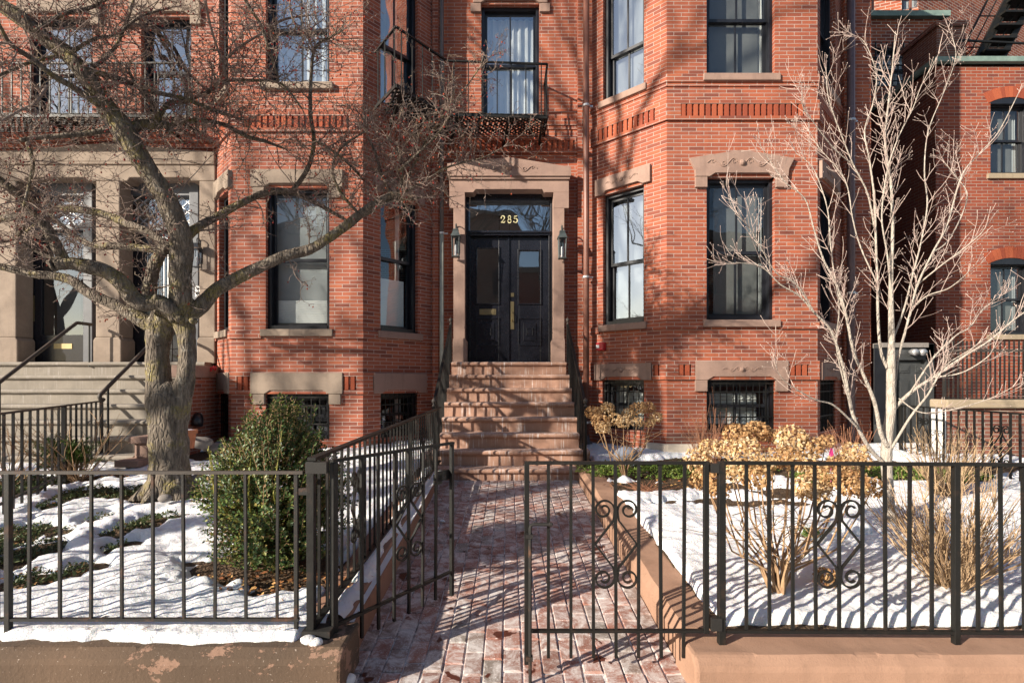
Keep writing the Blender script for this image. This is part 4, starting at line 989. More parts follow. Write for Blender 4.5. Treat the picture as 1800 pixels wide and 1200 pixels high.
# balconies
def balcony(label, path, zf, zt, sp, org, back):
    """path: outer edge of the floor from one wall to the other, back: matching points on the wall side"""
    t = thing('balcony', label, 'balcony', org)
    rl_ = MB()
    for a, b in zip(path, path[1:]): rl_.beam((a[0],a[1],zt), (b[0],b[1],zt), .03, .022)
    rl_.build('top_rail', M['iron'], t, uv=False)
    fl = MB()
    for a, b in zip(path, path[1:]): fl.beam((a[0],a[1],zf), (b[0],b[1],zf), .02, .05)
    for (a, b, c, d) in back:
        a, b, c, d = V(a), V(b), V(c), V(d); n = int(((a-d).length)/.05)
        for i in range(n+1):
            p, q = a.lerp(d, i/n), b.lerp(c, i/n); m = max(2, int((q-p).length/.085))
            off = .5*(i % 2)
            for s_ in range(m):
                u0, u1 = (s_+off)/m, (s_+off+.72)/m
                if u1 > 1: u1 = 1
                if u0 >= 1: continue
                e, f = p.lerp(q, u0), p.lerp(q, u1); fl.beam((e.x,e.y,zf+.02), (f.x,f.y,zf+.02), .040, .006)
        for u in (.04,.35,.66,.96):
            e, f = a.lerp(b,u), d.lerp(c,u); fl.beam((e.x,e.y,zf), (f.x,f.y,zf), .014, .05)
    fl.build('slatted_floor', M['iron'], t, uv=False)
    for (a, b, c, d) in back:
        a, b, c, d = V(a), V(b), V(c), V(d)
        for u in (.12,.62,.95): e, f = a.lerp(b,u), d.lerp(c,u); br = MB(); br.beam((e.x,e.y,zf-.01), (f.x,f.y,zf-.16), .03, .05); br.build('bracket', M['iron'], t, uv=False)
    for a, b in zip(path, path[1:]):
        a, b = V(a), V(b); n = max(1, round((b-a).length/sp))
        for i in range(n):
            q = a.lerp(b, (i+.5)/n if i else .06)
            k = MB(); k.box(q.x-.008,q.x+.008,q.y-.008,q.y+.008,zf,zt); k.build('baluster', M['iron'], t, uv=False)
P1, P2, P3, P4 = (.587,7.915), (-.909,7.83), (-1.50,7.076), (-1.93,7.66)
balcony('L shaped black iron balcony over the portal with slatted floor', [(.585,8.5),P1,P2,P3,P4], 5.40, 6.19, .21, (.3,8.5,5.4),
    [(P2,P1,(.585,8.5),(-1.15,8.5)), (P3,P2,(-1.2,8.40),(-1.83,7.78))])
balcony('long black iron balcony with slatted floor over the paired doorways', [(-4.72,8.1),(-4.70,7.55),(-9.6,7.55)], 5.24, 5.985, .135, (-5,8.1,5.2), [((-9.6,7.55),(-4.7,7.55),(-4.72,8.1),(-9.6,8.1))])

# ---------------------------------------------------------------- things on the walls
def lantern(label, x, y, z, mat='patina', s=1.0):
    """wall lantern: top hook, flared hood, glazed box with a candle lamp"""
    t = thing('wall_lantern', label, 'lantern', (x,y,z))
    yb = y-.10*s; w, tw = .058*s, .048*s; h = .30*s
    def frus(m, z0, z1, w0, w1): m.add([(x-w0,yb-w0,z0),(x+w0,yb-w0,z0),(x+w0,yb+w0,z0),(x-w0,yb+w0,z0),(x-w1,yb-w1,z1),(x+w1,yb-w1,z1),(x+w1,yb+w1,z1),(x-w1,yb+w1,z1)], BOXF)
    m = MB(); frus(m, z+h, z+h+.012*s, w*1.3, w*1.3); frus(m, z+h+.012*s, z+h+.10*s, w*1.2, w*.62); frus(m, z+h+.10*s, z+h+.115*s, w*.75, w*.7); m.build('hood', M[mat], t, uv=False)
    m = MB(); frus(m, z-.014*s, z, w*1.05, w*1.05)
    for sx in (-1,1):
        for sy in (-1,1): m.beam((x+sx*tw,yb+sy*tw,z), (x+sx*w,yb+sy*w,z+h), .010*s, .010*s)
    m.build('cage', M[mat], t, uv=False)
    g_ = MB()
    for sx in (-1,1): g_.add([(x+sx*tw,yb-tw,z),(x+sx*tw,yb+tw,z),(x+sx*w,yb+w,z+h),(x+sx*w,yb-w,z+h)], [(0,1,2,3)]); g_.add([(x-tw,yb+sx*tw,z),(x+tw,yb+sx*tw,z),(x+w,yb+sx*w,z+h),(x-w,yb+sx*w,z+h)], [(0,1,2,3)])
    g_.build('glass', M['lampglass'], t, uv=False)
    m = MB(); m.tube([(x,yb,z),(x,yb,z+.13*s)], .016*s, 8); m.ball((x,yb,z+.15*s), .018*s, 8, 5, (1,1,1.6)); m.build('candle', M['curtain'], t, uv=False)
    m = MB(); pts = [V((x,y,z+h*.9)), V((x,y-.0,z+h+.17*s))]+[V((x, y-.05*s+.05*s*math.cos(rad(a)), z+h+.17*s+.045*s*math.sin(rad(a)))) for a in (30,60,90,130,170,210)]+[V((x,yb,z+h+.11*s))]
    m.tube(pts, .009*s, 6); m.box(x-.03*s,x+.03*s,y-.012,y+.002,z+h*.25,z+h); m.build('bracket', M[mat], t, uv=False)
lantern('verdigris wall lantern on the left portal jamb, next to the pale drainpipe', XX(801.5,8.2), 8.277, ZZ(451,8.2))
lantern('verdigris wall lantern on the right portal jamb, next to the brown downpipe', XX(988,8.2), 8.277, ZZ(454,8.2))
lantern('black wall lantern on the neighbouring doorway jamb behind the crabapple', XX(347,7.95), 8.018, ZZ(469,7.95), 'frame', .85)
def pipe(label, segs, r, clamps=()):
    t = thing('drainpipe', label, 'drainpipe', segs[0][0][0])
    for pts, mt in segs: k = MB(); k.tube(pts, r, 10); k.build('pipe', M[mt], t, smooth=True, uv=False)
    for c in clamps:
        k = MB(); c = V(c); k.lathe(c, [(r+.002,-.02),(r+.012,-.015),(r+.012,.015),(r+.002,.02)], 12); k.box(c.x-.01,c.x+r+.06,c.y+.01,c.y+.03,c.z-.012,c.z+.012); k.build('clamp', M['steel'], t, uv=False)
yp = 8.30
pipe('rust brown downpipe between the portal and the right bay', [([(XX(1030.5,yp),yp,9.5),(XX(1030.5,yp),yp,4.0),(XX(1030.5,yp),yp,.60)],'rustpipe'),([(XX(1030.5,yp),yp,.60),(XX(1032,yp),yp-.05,.50),(XX(1048,yp),yp-.25,.35),(XX(1053,yp),yp-.38,.18)],'greypipe')], .046, [(XX(1030.5,yp),yp,ZZ(186,yp)),(XX(1030.5,yp),yp,ZZ(487,yp)),(XX(1030.5,yp),yp,ZZ(742,yp))])
xpl = XX(776.5,8.36)
pipe('narrow drainpipe with pale lower half in the corner left of the portal', [([(xpl,8.36,9.5),(xpl,8.36,ZZ(408,8.36))],'greypipe'),([(xpl,8.36,ZZ(411,8.36)),(xpl,8.36,.4)],'palepipe')], .034, [(xpl,8.36,ZZ(410,8.36))])
pipe('plum coloured downpipe at the right end of the bay, behind the pale tree', [([(XX(1496,8.35),8.35,9.5),(XX(1496,8.35),8.35,.3)],'purplepipe')], .055, [(XX(1496,8.35),8.35,ZZ(212,8.35)),(XX(1496,8.35),8.35,ZZ(515,8.35)),(XX(1496,8.35),8.35,ZZ(735,8.35))])
# red fire alarm
t = thing('fire_alarm', 'small red fire alarm horn on the brick bay wall by the stair railing', 'alarm', (1.42,8.3,2.05))
ua = RL.u(1052); ub = RL.u(1065.5); za, zb_ = ZZ(616,8.3), ZZ(602,8.3)
k = MB(); k.fbox(RL, ua, ub, 0, .07, za, zb_); k.build('housing', M['red'], t, bevel=.008)
k = MB(); k.fbox(RL, ua+.01, (ua+ub)/2-.005, .07, .085, za+.035, za+.085); k.build('strobe', M['whiteplastic'], t, bevel=.004)
k = MB(); k.fbox(RL, (ua+ub)/2+.004, ub-.006, .07, .09, za+.008, zb_-.008); k.build('horn', M['red'], t, bevel=.006)
# intercoms, plates
def plate(name, label, cat, px0, px1, py0, py1, y, mt, lens=True):
    t = thing(name, label, cat, (XX(px0,y),y,ZZ(py1,y)))
    k = MB(); k.box(XX(px0,y),XX(px1,y),y-.02,y,ZZ(py1,y),ZZ(py0,y)); k.build('plate', M[mt], t, bevel=.004)
    if lens:
        k = MB(); xm = (px0+px1)/2; pm_ = lerp(py0,py1,.25)
        k.ball((XX(xm,y),y-.02,ZZ(pm_,y)), .02, 8, 5, (1,.4,1)); k.box(XX(px0+2,y),XX(px1-2,y),y-.026,y-.0201,ZZ(lerp(py0,py1,.78),y),ZZ(lerp(py0,py1,.55),y)); k.build('button', M['frame'], t, uv=False)
yi = 8.235
plate('intercom', 'tall grey intercom panel on the leftmost door frame', 'intercom', 35, 49, 501, 532, yi, 'steel')
plate('intercom', 'small white doorbell box below the tall grey intercom panel', 'doorbell', 35, 49, 540, 556, yi, 'whiteplastic')
plate('intercom', 'square steel keypad lowest on the leftmost door frame', 'keypad', 36, 47, 559, 569, yi, 'steel', False)
plate('intercom', 'white camera doorbell seen just right of the crabapple trunk', 'doorbell', 344, 355, 503, 522, 8.235, 'whiteplastic')
# alley door, floodlight
t = thing('alley_door', 'dark grey panelled door in a painted frame closing the alley', 'door', (6.3,8.35,.2))
AF = Fr((0,8.35),(1,8.35)); au = lambda px: XX(px,8.35); az = lambda py: ZZ(py,8.35)
k = MB(); k.fbox(AF, 5.835, au(1572), -.1, .05, .0, az(604)); k.fbox(AF, au(1638), 6.545, -.1, .05, .0, az(604)); k.fbox(AF, au(1572), au(1638), -.1, .05, az(633), az(604)); k.build('frame', M['greydoor'], t, bevel=.008)
k = MB(); k.fbox(AF, 5.84, 6.56, -.12, .10, az(611), az(603)); k.build('ledge', M['rock'], t)
k = MB(); k.fbox(AF, au(1572)+.004, au(1638)-.004, -.06, -.02, .12, az(634))
for a, b, c, d in ((1580,1600,655,642),(1610,1630,655,642),(1580,1600,740,668),(1610,1630,740,668),(1580,1600,800,752),(1610,1630,800,752)):
    k.fbox(AF, au(a), au(b), -.02, -.008, az(c), az(d)); k.fbox(AF, au(a)+.03, au(b)-.03, -.008, .0, az(c)+.03, az(d)-.03)
d = k.build('door', M['greydoor'], t, bevel=.008)
k = MB(); k.ball(AF.pt(au(1635),.02,az(722)), .03, 8, 5); k.ball(AF.pt(au(1635),.02,az(737)), .035, 8, 5); k.ball(AF.pt(au(1636.5),.0,az(745)), .02, 8, 5); k.build('knob', M['steel'], d)
k = MB(); k.fbox(AF, au(1533), au(1568), .0501, .058, az(745), az(612)); k.build('dark_panel', M['frame'], t)
t = thing('floodlight', 'twin silver floodlight above the alley door', 'light', (6.2,8.28,ZZ(618,8.2)))
for px in (1606, 1620):
    k = MB(); c = V((XX(px,8.2),8.2,ZZ(618,8.2))); k.tube([c+V((0,.09,0)),c+V((0,.03,0)),c+V((0,-.03,-.01)),c+V((0,-.06,-.015))], [.02,.045,.055,.05], 10); k.build('lamp_head', M['steel'], t, smooth=True)
k = MB(); k.box(XX(1600,8.28),XX(1626,8.28),8.25,8.3,ZZ(624,8.28),ZZ(614,8.28)); k.build('mount', M['greydoor'], t)
# fire escape stair
t = thing('fire_escape', 'black iron fire escape stair slanting up over the copper edged roof', 'fire escape', (10,11.4,zr))
def FE(px, py, dy=0): return P(px, py, 11.4+dy)
for p0, p1 in (((1716,107),(1795,-50)),((1759,107),(1838,-50))):
    k = MB(); k.beam(FE(*p0,.3), FE(*p1,.3), .05, .13, (1,0,0)); k.build('stringer', M['iron'], t, uv=False)
for i in range(7):
    s_ = (i+.55)/7; a = FE(lerp(1716,1795,s_), lerp(107,-50,s_), .3); b_ = FE(lerp(1759,1838,s_), lerp(107,-50,s_), .3); k = MB(); k.box(a.x,b_.x,a.y-.16,a.y+.16,a.z-.03,a.z+.02); k.build('tread', M['iron'], t, uv=False)
k = MB()
for dx in (0, 43):
    for o_, w_ in ((-34,.035),(-18,.02)): k.beam(FE(1716+dx+o_,107,.3), FE(1795+dx+o_,-50,.3), w_, w_)
    for s_ in (.15,.5,.8): k.beam(FE(lerp(1716,1795,s_)+dx-34,lerp(107,-50,s_),.3), FE(lerp(1716,1795,s_)+dx,lerp(107,-50,s_),.3), .02, .02)
k.beam(FE(1686,71), FE(1830,78), .035, .035); k.build('guard_rail', M['iron'], t, uv=False)
# vent pipe, flower pot, rocks
t = thing('vent_pipe', 'fat black vent pipe elbow on the brick cheek wall behind the crabapple trunk', 'vent', (-4.36,7.5,.95))
c = P(347,737,7.35); k = MB(); k.tube([c+V((-.12,.15,.04)),c+V((-.02,.04,.03)),c+V((.03,-.04,-.01)),c+V((.04,-.07,-.08))], [.05,.068,.072,.066], 12); k.build('elbow', M['frame'], t, smooth=True)
k = MB(); k.tube([c+V((-.16,.2,.05)),c+V((-.10,.13,.04))], .085, 12); k.build('flange', M['whiteplastic'], t, smooth=True)
t = thing('flower_pot', 'terracotta flower pot topped with snow half behind the crabapple trunk', 'pot', P(329,787,6.3))
c = P(329,787,6.3); k = MB(); k.lathe(c, [(.075,0),(.095,.17),(.112,.172),(.115,.215),(.10,.216),(.095,.19)], 18); pot = k.build('pot', M['terracotta'], t, smooth=False)
k = MB(); k.ball(c+V((0,0,.195)), .096, 12, 6, (1,1,.35), .2, 9); k.build('snow_cap', M['snow'], t, smooth=True)
def rocks(label, px, py, Y, r, mt='rock', sq=(1,.8,.55), sd=1):
    k = MB(); c = P(px,py,Y); k.ball(c, r, 14, 9, sq, .35, 5+sd); tag(k.build('rock', M[mt], loc=c, smooth=True, uv=False), label, 'rock')
rocks('blue grey boulder behind the small dried hydrangea', 1098, 798, 6.5, .16, 'bluerock', (1,.7,.62))
rocks('dark flat stone by the left bay basement', 385, 787, 6.8, .17, 'rock', (1.2,.8,.4), 2)
rocks('pale round stone beside the terracotta pot', 354, 778, 6.6, .13, 'rock', (1.1,.8,.6), 3)
rocks('grey stone at the right foot of the crabapple trunk', 350, 842, 5.2, .09, 'rock', (1.2,.8,.5), 4)
rocks('smaller grey stone below the crabapple trunk', 290, 875, 4.75, .06, 'rock', (1,.8,.6), 5)
t = thing('berry_garland', 'bright red berry garland lying on the cheek wall cap of the neighbouring steps', 'garland', P(365,655,7.8))
k = MB(); q = random.Random(5)
for i in range(130):
    c = P(lerp(346,377,q.random()), 655, 7.75); k.ball(c+V((0, q.uniform(-.05,.05), q.uniform(-.02,.05)+.04)), q.uniform(.009,.015), 6, 4)
k.build('berries', M['redberry'], t, uv=False); k = MB()
for i in range(10): c = P(lerp(346,377,q.random()), 656, 7.75); k.tube([c, c+V((q.uniform(-.1,.1),q.uniform(-.05,.05),q.uniform(.02,.12)))], .004, 3)
k.build('sprigs', M['stemred'], t, uv=False)
for (px, py, Y, lab) in ((1461,795,5.6,'small magenta plant tag among the dried hydrangea stems'),(1519,785,6.0,'small magenta plant tag low beside the pale tree fork')):
    k = MB(); c = P(px,py,Y); k.add([c+V((-.03,0,-.05)),c+V((.035,.01,-.045)),c+V((.015,0,.045)),c+V((-.01,-.015,.05)),c+V((-.03,.005,-.05)),c+V((.035,.015,-.045)),c+V((.015,.005,.045)),c+V((-.01,-.01,.05))], BOXF); k.tube([c+V((0,.002,-.03)),c+V((0,.002,-.35))], .004, 4); tag(k.build('plant_tag', M['pink'], loc=c, uv=False), lab, 'plant tag')
# ================================================================= SOIL, SNOW, PLANTS
def grid(x0, x1, y0, y1, nx, ny, fz, keep=None):
    vs = []; fs = []
    for j in range(ny+1):
        for i in range(nx+1):
            x, y = lerp(x0,x1,i/nx), lerp(y0,y1,j/ny); vs.append((x,y,fz(x,y)))
    for j in range(ny):
        for i in range(nx):
            a = j*(nx+1)+i
            if keep and not keep(lerp(x0,x1,(i+.5)/nx), lerp(y0,y1,(j+.5)/ny)): continue
            fs.append((a,a+1,a+nx+2,a+nx+1))
    return MB().add(vs, fs)
def rough(x, y, s=1): return .012*noise.noise(V((x*5,y*5,0)))*s+.007*noise.noise(V((x*14,y*14,3)))*s
tag(grid(-8,-.99,2.70,8.4,120,100,lambda x,y: zl(y)-.045+rough(x,y,1.3)).build('soil', M['soil'], smooth=True, uv=False), kind='structure')
tag(grid(1.10,7.0,2.70,8.4,110,100,lambda x,y: zrr(y)-.045+rough(x,y,1.3)).build('soil', M['soil'], smooth=True, uv=False), kind='structure')
# bare or planted patches in the snow: centre in the ground, radii along x and y
def patchL(px, py, rx, ry): c = GL(px, py); return (c.x, c.y, rx, ry)
def patchR(px, py, rx, ry): c = GR(px, py); return (c.x, c.y, rx, ry)
GCL = [patchL(35,968,.20,.26), patchL(15,940,.2,.3), patchL(62,1012,.17,.10), patchL(135,996,.09,.10), patchL(115,930,.05,.07), patchL(220,925,.09,.20), patchL(258,915,.10,.16), patchL(205,955,.07,.09), patchL(172,905,.05,.1), patchL(96,882,.08,.14), patchL(150,862,.22,.22), patchL(225,862,.25,.22), patchL(50,845,.4,.3), patchL(300,905,.10,.1), patchL(5,862,.3,.25)]
BARE_L = [patchL(445,1006,.30,.10), patchL(520,1010,.32,.13), patchL(300,866,.36,.25), patchL(430,795,.9,.4), patchL(150,836,.35,.15), (-1.6,3.5,.45,.25)]
GCR = [patchR(1150,826,.75,.42), patchR(1250,820,.8,.4), patchR(1060,822,.35,.4), patchR(1620,832,.75,.35), patchR(1530,828,.4,.3), patchR(1440,838,.3,.3)]
BARE_R = [patchR(1130,850,.62,.22), patchR(1225,848,.5,.25), patchR(1300,878,.55,.14), patchR(1400,860,.4,.18), patchR(1090,884,.07,.07), patchR(1290,815,1.2,.6), patchR(1500,815,1.2,.5), patchR(1700,818,.9,.3), (4.4,3.4,.10,.06)]
def field(x, y, ps):
    m = 1e9
    for cx_, cy_, rx, ry in ps:
        d = math.hypot((x-cx_)/rx, (y-cy_)/ry); m = min(m, (d-1)*min(rx,ry))
    return m
def snowh(x, y, ps, base, thick=.075):
    n1 = noise.noise(V((x*3.2,y*3.2,9))); n2 = noise.noise(V((x*8,y*8,4))); n3 = noise.noise(V((x*19,y*19,1)))
    m = field(x,y,ps)+.07*n1+.05*n2+.025*n3
    t = max(0, min(1, (m+.02)/.13)); t = t*t*(3-2*t)
    return base(y)-.085+t*(thick+.02)+t*(.030*n1+.018*n2+.009*n3+.004*noise.noise(V((x*40,y*40,2)))-.03*max(0,noise.noise(V((x*6.5,y*5.5,30)))-.35))
PL, PR = GCL+BARE_L, GCR+BARE_R
def edge(v, a, w): return max(0, min(1, (v-a)/w))
def hL(x, y): e = edge(-1.02-x+.03*noise.noise(V((0,y*7,0))),0,.08); f = edge(y-2.66,0,.10); return lerp(-.02,snowh(x,y,PL,zl),min(1,e))*1 if e < 1 else snowh(x,y,PL,zl)
def hR(x, y):
    e = edge(x-(1.088+.03*noise.noise(V((1,y*4,0)))),0,.05); s_ = snowh(x,y,PR,zrr); f = math.sqrt(edge(y,2.735,.05))
    return lerp(zrr(y)-.13, s_, e*f)
tag(grid(-8,-1.0,2.71,8.3,330,270,hL).build('snow', M['snow'], smooth=True, uv=False), kind='stuff')
tag(grid(1.10,6.9,2.735,8.3,300,300,hR).build('snow', M['snow'], smooth=True, uv=False), kind='stuff')
# ridge of snow left on the wall top, spilling over its edge, and along the kerb
def ledge_h(x, y):
    fr = 2.515+.045*noise.noise(V((x*2.3,0,5)))+.03*noise.noise(V((x*9,0,2)))+.01*noise.noise(V((x*23,0,2)))+.03*math.sin(x*1.3)
    if x > -1.02: fr += (x+1.02)*2
    t = edge(y, fr, .05); t = math.sqrt(t); b = edge(2.80-y,0,.06)
    return .15+t*min(1,b+.35)*(.098+.012*noise.noise(V((x*7,y*7,0)))+.006*noise.noise(V((x*25,y*25,0))))
tag(grid(-6.4,-.93,2.44,2.80,420,26,ledge_h).build('snow', M['snow'], smooth=True, uv=False), kind='stuff')
def kerb_h(x, y):
    c = -.905-.014*(y-2.6)+.025*noise.noise(V((0,y*3,8))); w = .055+.05*noise.noise(V((3,y*2.2,1)))+.02*noise.noise(V((3,y*9,1)))
    if 3.05 < y < 3.2: w -= .03
    t = max(0, 1-((x-c)/max(.01,w))**2)
    return zw(y)+.185+.05*math.sqrt(t)+.006*noise.noise(V((x*30,y*30,1)))*t if w > .01 and t > 0 else zw(y)+.185
tag(grid(-1.06,-.805,2.75,6.4,22,220,kerb_h).build('snow', M['snow'], smooth=True, uv=False), kind='stuff')
for (px, py, Y, r, lab) in ((607,1190,2.55,.07,'small lump of snow melting at the left gate post on the walk'),(780,921,5.0,.035,'tiny clod of snow on the brick walk near the steps'),(545,1122,2.5,.045,'little snow clump on the end of the peeling wall')):
    k = MB(); c = P(px,py,Y)
    if Y > 2.52: c.z = zw(c.y)+.012
    else: c.z = .222
    for q in range(4): k.ball(c+V((R.uniform(-r,r)*.8,R.uniform(-r,r)*.5,R.uniform(-.3,.3)*r)), r*R.uniform(.4,.75), 10, 7, (1.2,.9,.6), .4, 14)
    tag(k.build('snow_clump', M['snow'], loc=c, smooth=True, uv=False), lab, 'snow clump')
# low evergreen ground cover
def cover(patches, base, n, mat, seed, l=.028):
    q = random.Random(seed); k = MB(); tot = sum(a[2]*a[3] for a in patches)
    for (cx_, cy_, rx, ry) in patches:
        for i in range(int(n*rx*ry/tot/6)):
            a, r = q.uniform(0,6.283), math.sqrt(q.random())*1.02
            x, y = cx_+math.cos(a)*r*rx, cy_+math.sin(a)*r*ry
            x += .06*noise.noise(V((x*6,y*6,2))); z = base(y)+rough(x,y)-.03+q.uniform(0,.055)*(1.1-r*.6)
            for j in range(6):
                d = V((q.gauss(0,1),q.gauss(0,1),q.uniform(.0,1.1))); k.leaf((x+q.gauss(0,.015),y+q.gauss(0,.015),z), d, (q.gauss(0,.4),q.gauss(0,.4),1), l*q.uniform(.7,1.3), l*.5)
    return k.build('ground_cover', M[mat], uv=False)
tag(cover(GCL, zl, 11000, 'cover', 11), kind='stuff'); tag(cover(GCR, zrr, 9000, 'coverbright', 12, .035), kind='stuff')
k = MB(); q = random.Random(21)
for (gx, gy, rx, ry, n, base) in ((GL(470,1020).x,GL(470,1020).y,.55,.16,260,zl),(GL(215,835).x,GL(215,835).y,.4,.15,60,zl),(GL(150,905).x,GL(150,905).y,1.1,.9,30,zl),(GR(1250,850).x,GR(1250,850).y,1.2,.4,120,zrr),(GL(60,1010).x,GL(60,1010).y,.35,.2,40,zl)):
    for i in range(n):
        a, r = q.uniform(0,6.28), math.sqrt(q.random()); x, y = gx+math.cos(a)*r*rx, gy+math.sin(a)*r*ry
        d = V((q.gauss(0,1),q.gauss(0,1),q.gauss(0,.3))); k.leaf((x,y,base(y)-.018+q.uniform(0,.02)), d, (q.gauss(0,.5),q.gauss(0,.5),1), q.uniform(.02,.045), q.uniform(.015,.03))
for (px, py) in ((155,1112),(253,1117),(490,1112)):
    c = P(px,py,2.53); k.leaf((c.x-.02,c.y,.262), (1,.3,.3), (0,.3,1), .05, .02); k.leaf((c.x-.01,c.y,.265), (.8,-.4,.2), (0,.3,1), .04, .018)
for i in range(420):
    x = q.uniform(-5.5,-1.1) if i % 2 else q.uniform(1.3,5.2); y = q.uniform(2.9,6.8); z = (hL(x,y) if x < 0 else hR(x,y))+.004; a = q.uniform(0,3.14); l_ = q.uniform(.006,.05)
    d = V((math.cos(a),math.sin(a),q.uniform(-.1,.25))); k.tube([V((x,y,z)), V((x,y,z))+d*l_], [.0018,.0012], 3, False)
tag(k.build('dead_leaves', M['deadleaf'], uv=False), kind='stuff')
# ---------------------------------------------------------------- shrubs
def boxwood():
    q = random.Random(31); base = V((-1.56,3.50,zl(3.45)-.03))
    t = thing('boxwood_bush', 'dense dark green boxwood bush beside the open gate leaf', 'bush', base)
    k = MB(); st_ = MB(); gold = MB()
    cz, rz = .50, .62
    for i in range(2300):
        a = q.uniform(0,6.283); s_ = q.uniform(-1,1); ph = math.asin(s_); rr_ = .40+.60*q.random()**.5
        d = V((math.cos(ph)*math.cos(a), math.cos(ph)*math.sin(a), math.sin(ph)))
        lump = 1+.30*noise.noise(d*2.3+V((5,2,1)))+.16*noise.noise(d*5)
        zz_ = d.z; wx = .50*(1-.36*max(0,zz_)**1.5)*(1-.05*max(0,-zz_)); 
        tip = base+V((d.x*wx*lump*rr_, d.y*.44*lump*rr_, cz+zz_*rz*(lump*.9+.08)*rr_))
        tip += V((.10*max(0,-zz_)*0+.03, 0, 0))
        if tip.z < base.z+.08: tip.z = base.z+.08+q.random()*.05
        dr = (d+V((0,0,.55))+V((q.gauss(0,.25),q.gauss(0,.25),q.gauss(0,.2)))).normalized(); L_ = q.uniform(.10,.19)
        if q.random() < .10: L_ *= 1.7; dr = (dr+V((0,0,.8))).normalized()
        p0 = tip-dr*L_; st_.tube([p0, tip], [.0028,.0012], 3, False)
        n = int(L_/.011)
        for j in range(n):
            p = p0+dr*L_*((j+.3)/n); sd = dr.orthogonal(); 
            ang = j*2.4; sd = (sd*math.cos(ang)+dr.cross(sd)*math.sin(ang)); ld = (sd*.9+dr*.75+V((0,0,.15))).normalized()
            k.leaf(p, ld, dr, q.uniform(.022,.034), q.uniform(.014,.019))
    for i in range(5):
        x = q.uniform(-.3,.35); p = [base+V((x*.3,q.uniform(-.3,0),.2)), base+V((x*.8,-.35,.55)), base+V((x,-.33,q.uniform(.75,.95)))]
        gold.tube(p, [.006,.005,.002], 4)
        for j in range(26):
            c = p[1].lerp(p[2], j/26) if j % 2 else p[0].lerp(p[1], .4+.6*j/26); gold.leaf(c, (q.gauss(0,1),-abs(q.gauss(0,1)),q.gauss(.4,.5)), (0,0,1), .024, .011)
    for i in range(26):
        a = q.uniform(0,6.28); st_.tube([base+V((.03*math.cos(a),.03*math.sin(a),0)), base+V((.15*math.cos(a),.15*math.sin(a),.35)), base+V((.28*math.cos(a),.28*math.sin(a),.8))], [.011,.008,.003], 5)
    st_.build('stems', M['stem'], t, uv=False); k.build('foliage', M['box'], t, uv=False); gold.build('yellow_shoots', m_isl('boxwood_yellow', [(0,(.15,.16,.03)),(1,(.30,.27,.06))], .4, .4, .2), t, uv=False)
boxwood()
def yew():
    q = random.Random(41); base = GL(122,838); base.z -= .03
    t = thing('evergreen_shrub', 'small bright green evergreen shrub with bare brown twigs by the neighbour steps fence', 'shrub', base)
    k = MB(); s_ = MB()
    for i in range(70):
        a = q.uniform(0,6.28); d = V((math.cos(a)*q.uniform(.2,1), math.sin(a)*q.uniform(.2,1)*.8, q.uniform(.5,1.6))).normalized(); L_ = q.uniform(.25,.56)
        pts = [base+V((.08*math.cos(a),.05*math.sin(a),.0)), base+d*L_*.55+V((0,0,.05)), base+d*L_+V((0,0,-.02))]
        s_.tube(pts, [.006,.004,.002], 4)
        for j in range(46):
            u = .35+.65*j/46; p = pts[1].lerp(pts[2], (u-.35)/.65) if u > .35 else pts[0].lerp(pts[1], u/.35); p = p+V((q.gauss(0,.02),q.gauss(0,.02),q.gauss(0,.015)))
            for w in range(3): k.leaf(p, d+V((q.gauss(0,.8),q.gauss(0,.8),q.gauss(0,.4))), (0,0,1), q.uniform(.02,.04), .008)
    s_.build('stems', M['stem'], t, uv=False); k.build('foliage', M['yew'], t, uv=False)
    return base
yb = yew()
def twiggy(name, label, cat, base, n, hgt, spread, mat, seed, sub=4, r0=.006, dirs=None, lean=(0,0), bend=.25, ysq=.8, buds=True, bias=None):
    q = random.Random(seed); t = thing(name, label, cat, base); k = MB()
    def shoot(p, d, L_, r, depth):
        m = 6; pts = [p]; dd = d.normalized()
        for i in range(m):
            dd = (dd+V((q.gauss(0,.09),q.gauss(0,.09),q.gauss(.03,.06)))).normalized(); pts.append(pts[-1]+dd*L_/m)
        k.tube(pts, [lerp(r,r*.42,i/m) for i in range(m+1)], 4 if r > .003 else 3, False)
        if buds: k.ball(pts[-1], r*.85, 4, 3, (1,1,1.5))
        if depth > 0:
            for i in range(sub):
                j = q.randint(1,m-1); e = (pts[j+1]-pts[j]).normalized(); nd = (e+V((q.gauss(0,.42),q.gauss(0,.42),q.uniform(.0,.45)))).normalized(); shoot(pts[j], nd, L_*q.uniform(.22,.5), r*.55, depth-1)
                if buds and q.random() < .6: k.ball(pts[j], r*1.25, 4, 3)
    for i in range(n):
        a = q.uniform(0,6.283); s_ = spread*math.sqrt(q.random())
        d = V((math.cos(a)*s_+lean[0], math.sin(a)*s_*ysq+lean[1], 1)); L_ = hgt*q.uniform(.65,1.05)/max(.6,1) 
        shoot(base+V((math.cos(a)*.07*q.random(),math.sin(a)*.06*q.random(),-.02)), d, L_, r0*q.uniform(.6,1.15), 1)
    k.build('stems', M[mat], t, uv=False)
    return t
b1 = GR(1672,1028); b1.z -= .02
twiggy('bare_shrub', 'golden brown bare shrub fanning out of the snow behind the right fence post', 'shrub', b1, 110, .66, 1.15, 'stemgold', 51, sub=6, r0=.0046)
b2 = GR(1660,872); b2.z -= .02
twiggy('bare_shrub', 'upright tawny bare shrub farther back, in front of the spiked fence coping', 'shrub', b2, 105, .72, .85, 'stemgold', 52, sub=3, r0=.0042)
b3 = GL(125,845)
twiggy('bare_shrub', 'leafless brown shrub spreading around the small evergreen in the left garden', 'shrub', b3+V((0,.1,0)), 26, .85, 1.25, 'stem', 53, sub=3, r0=.0065)
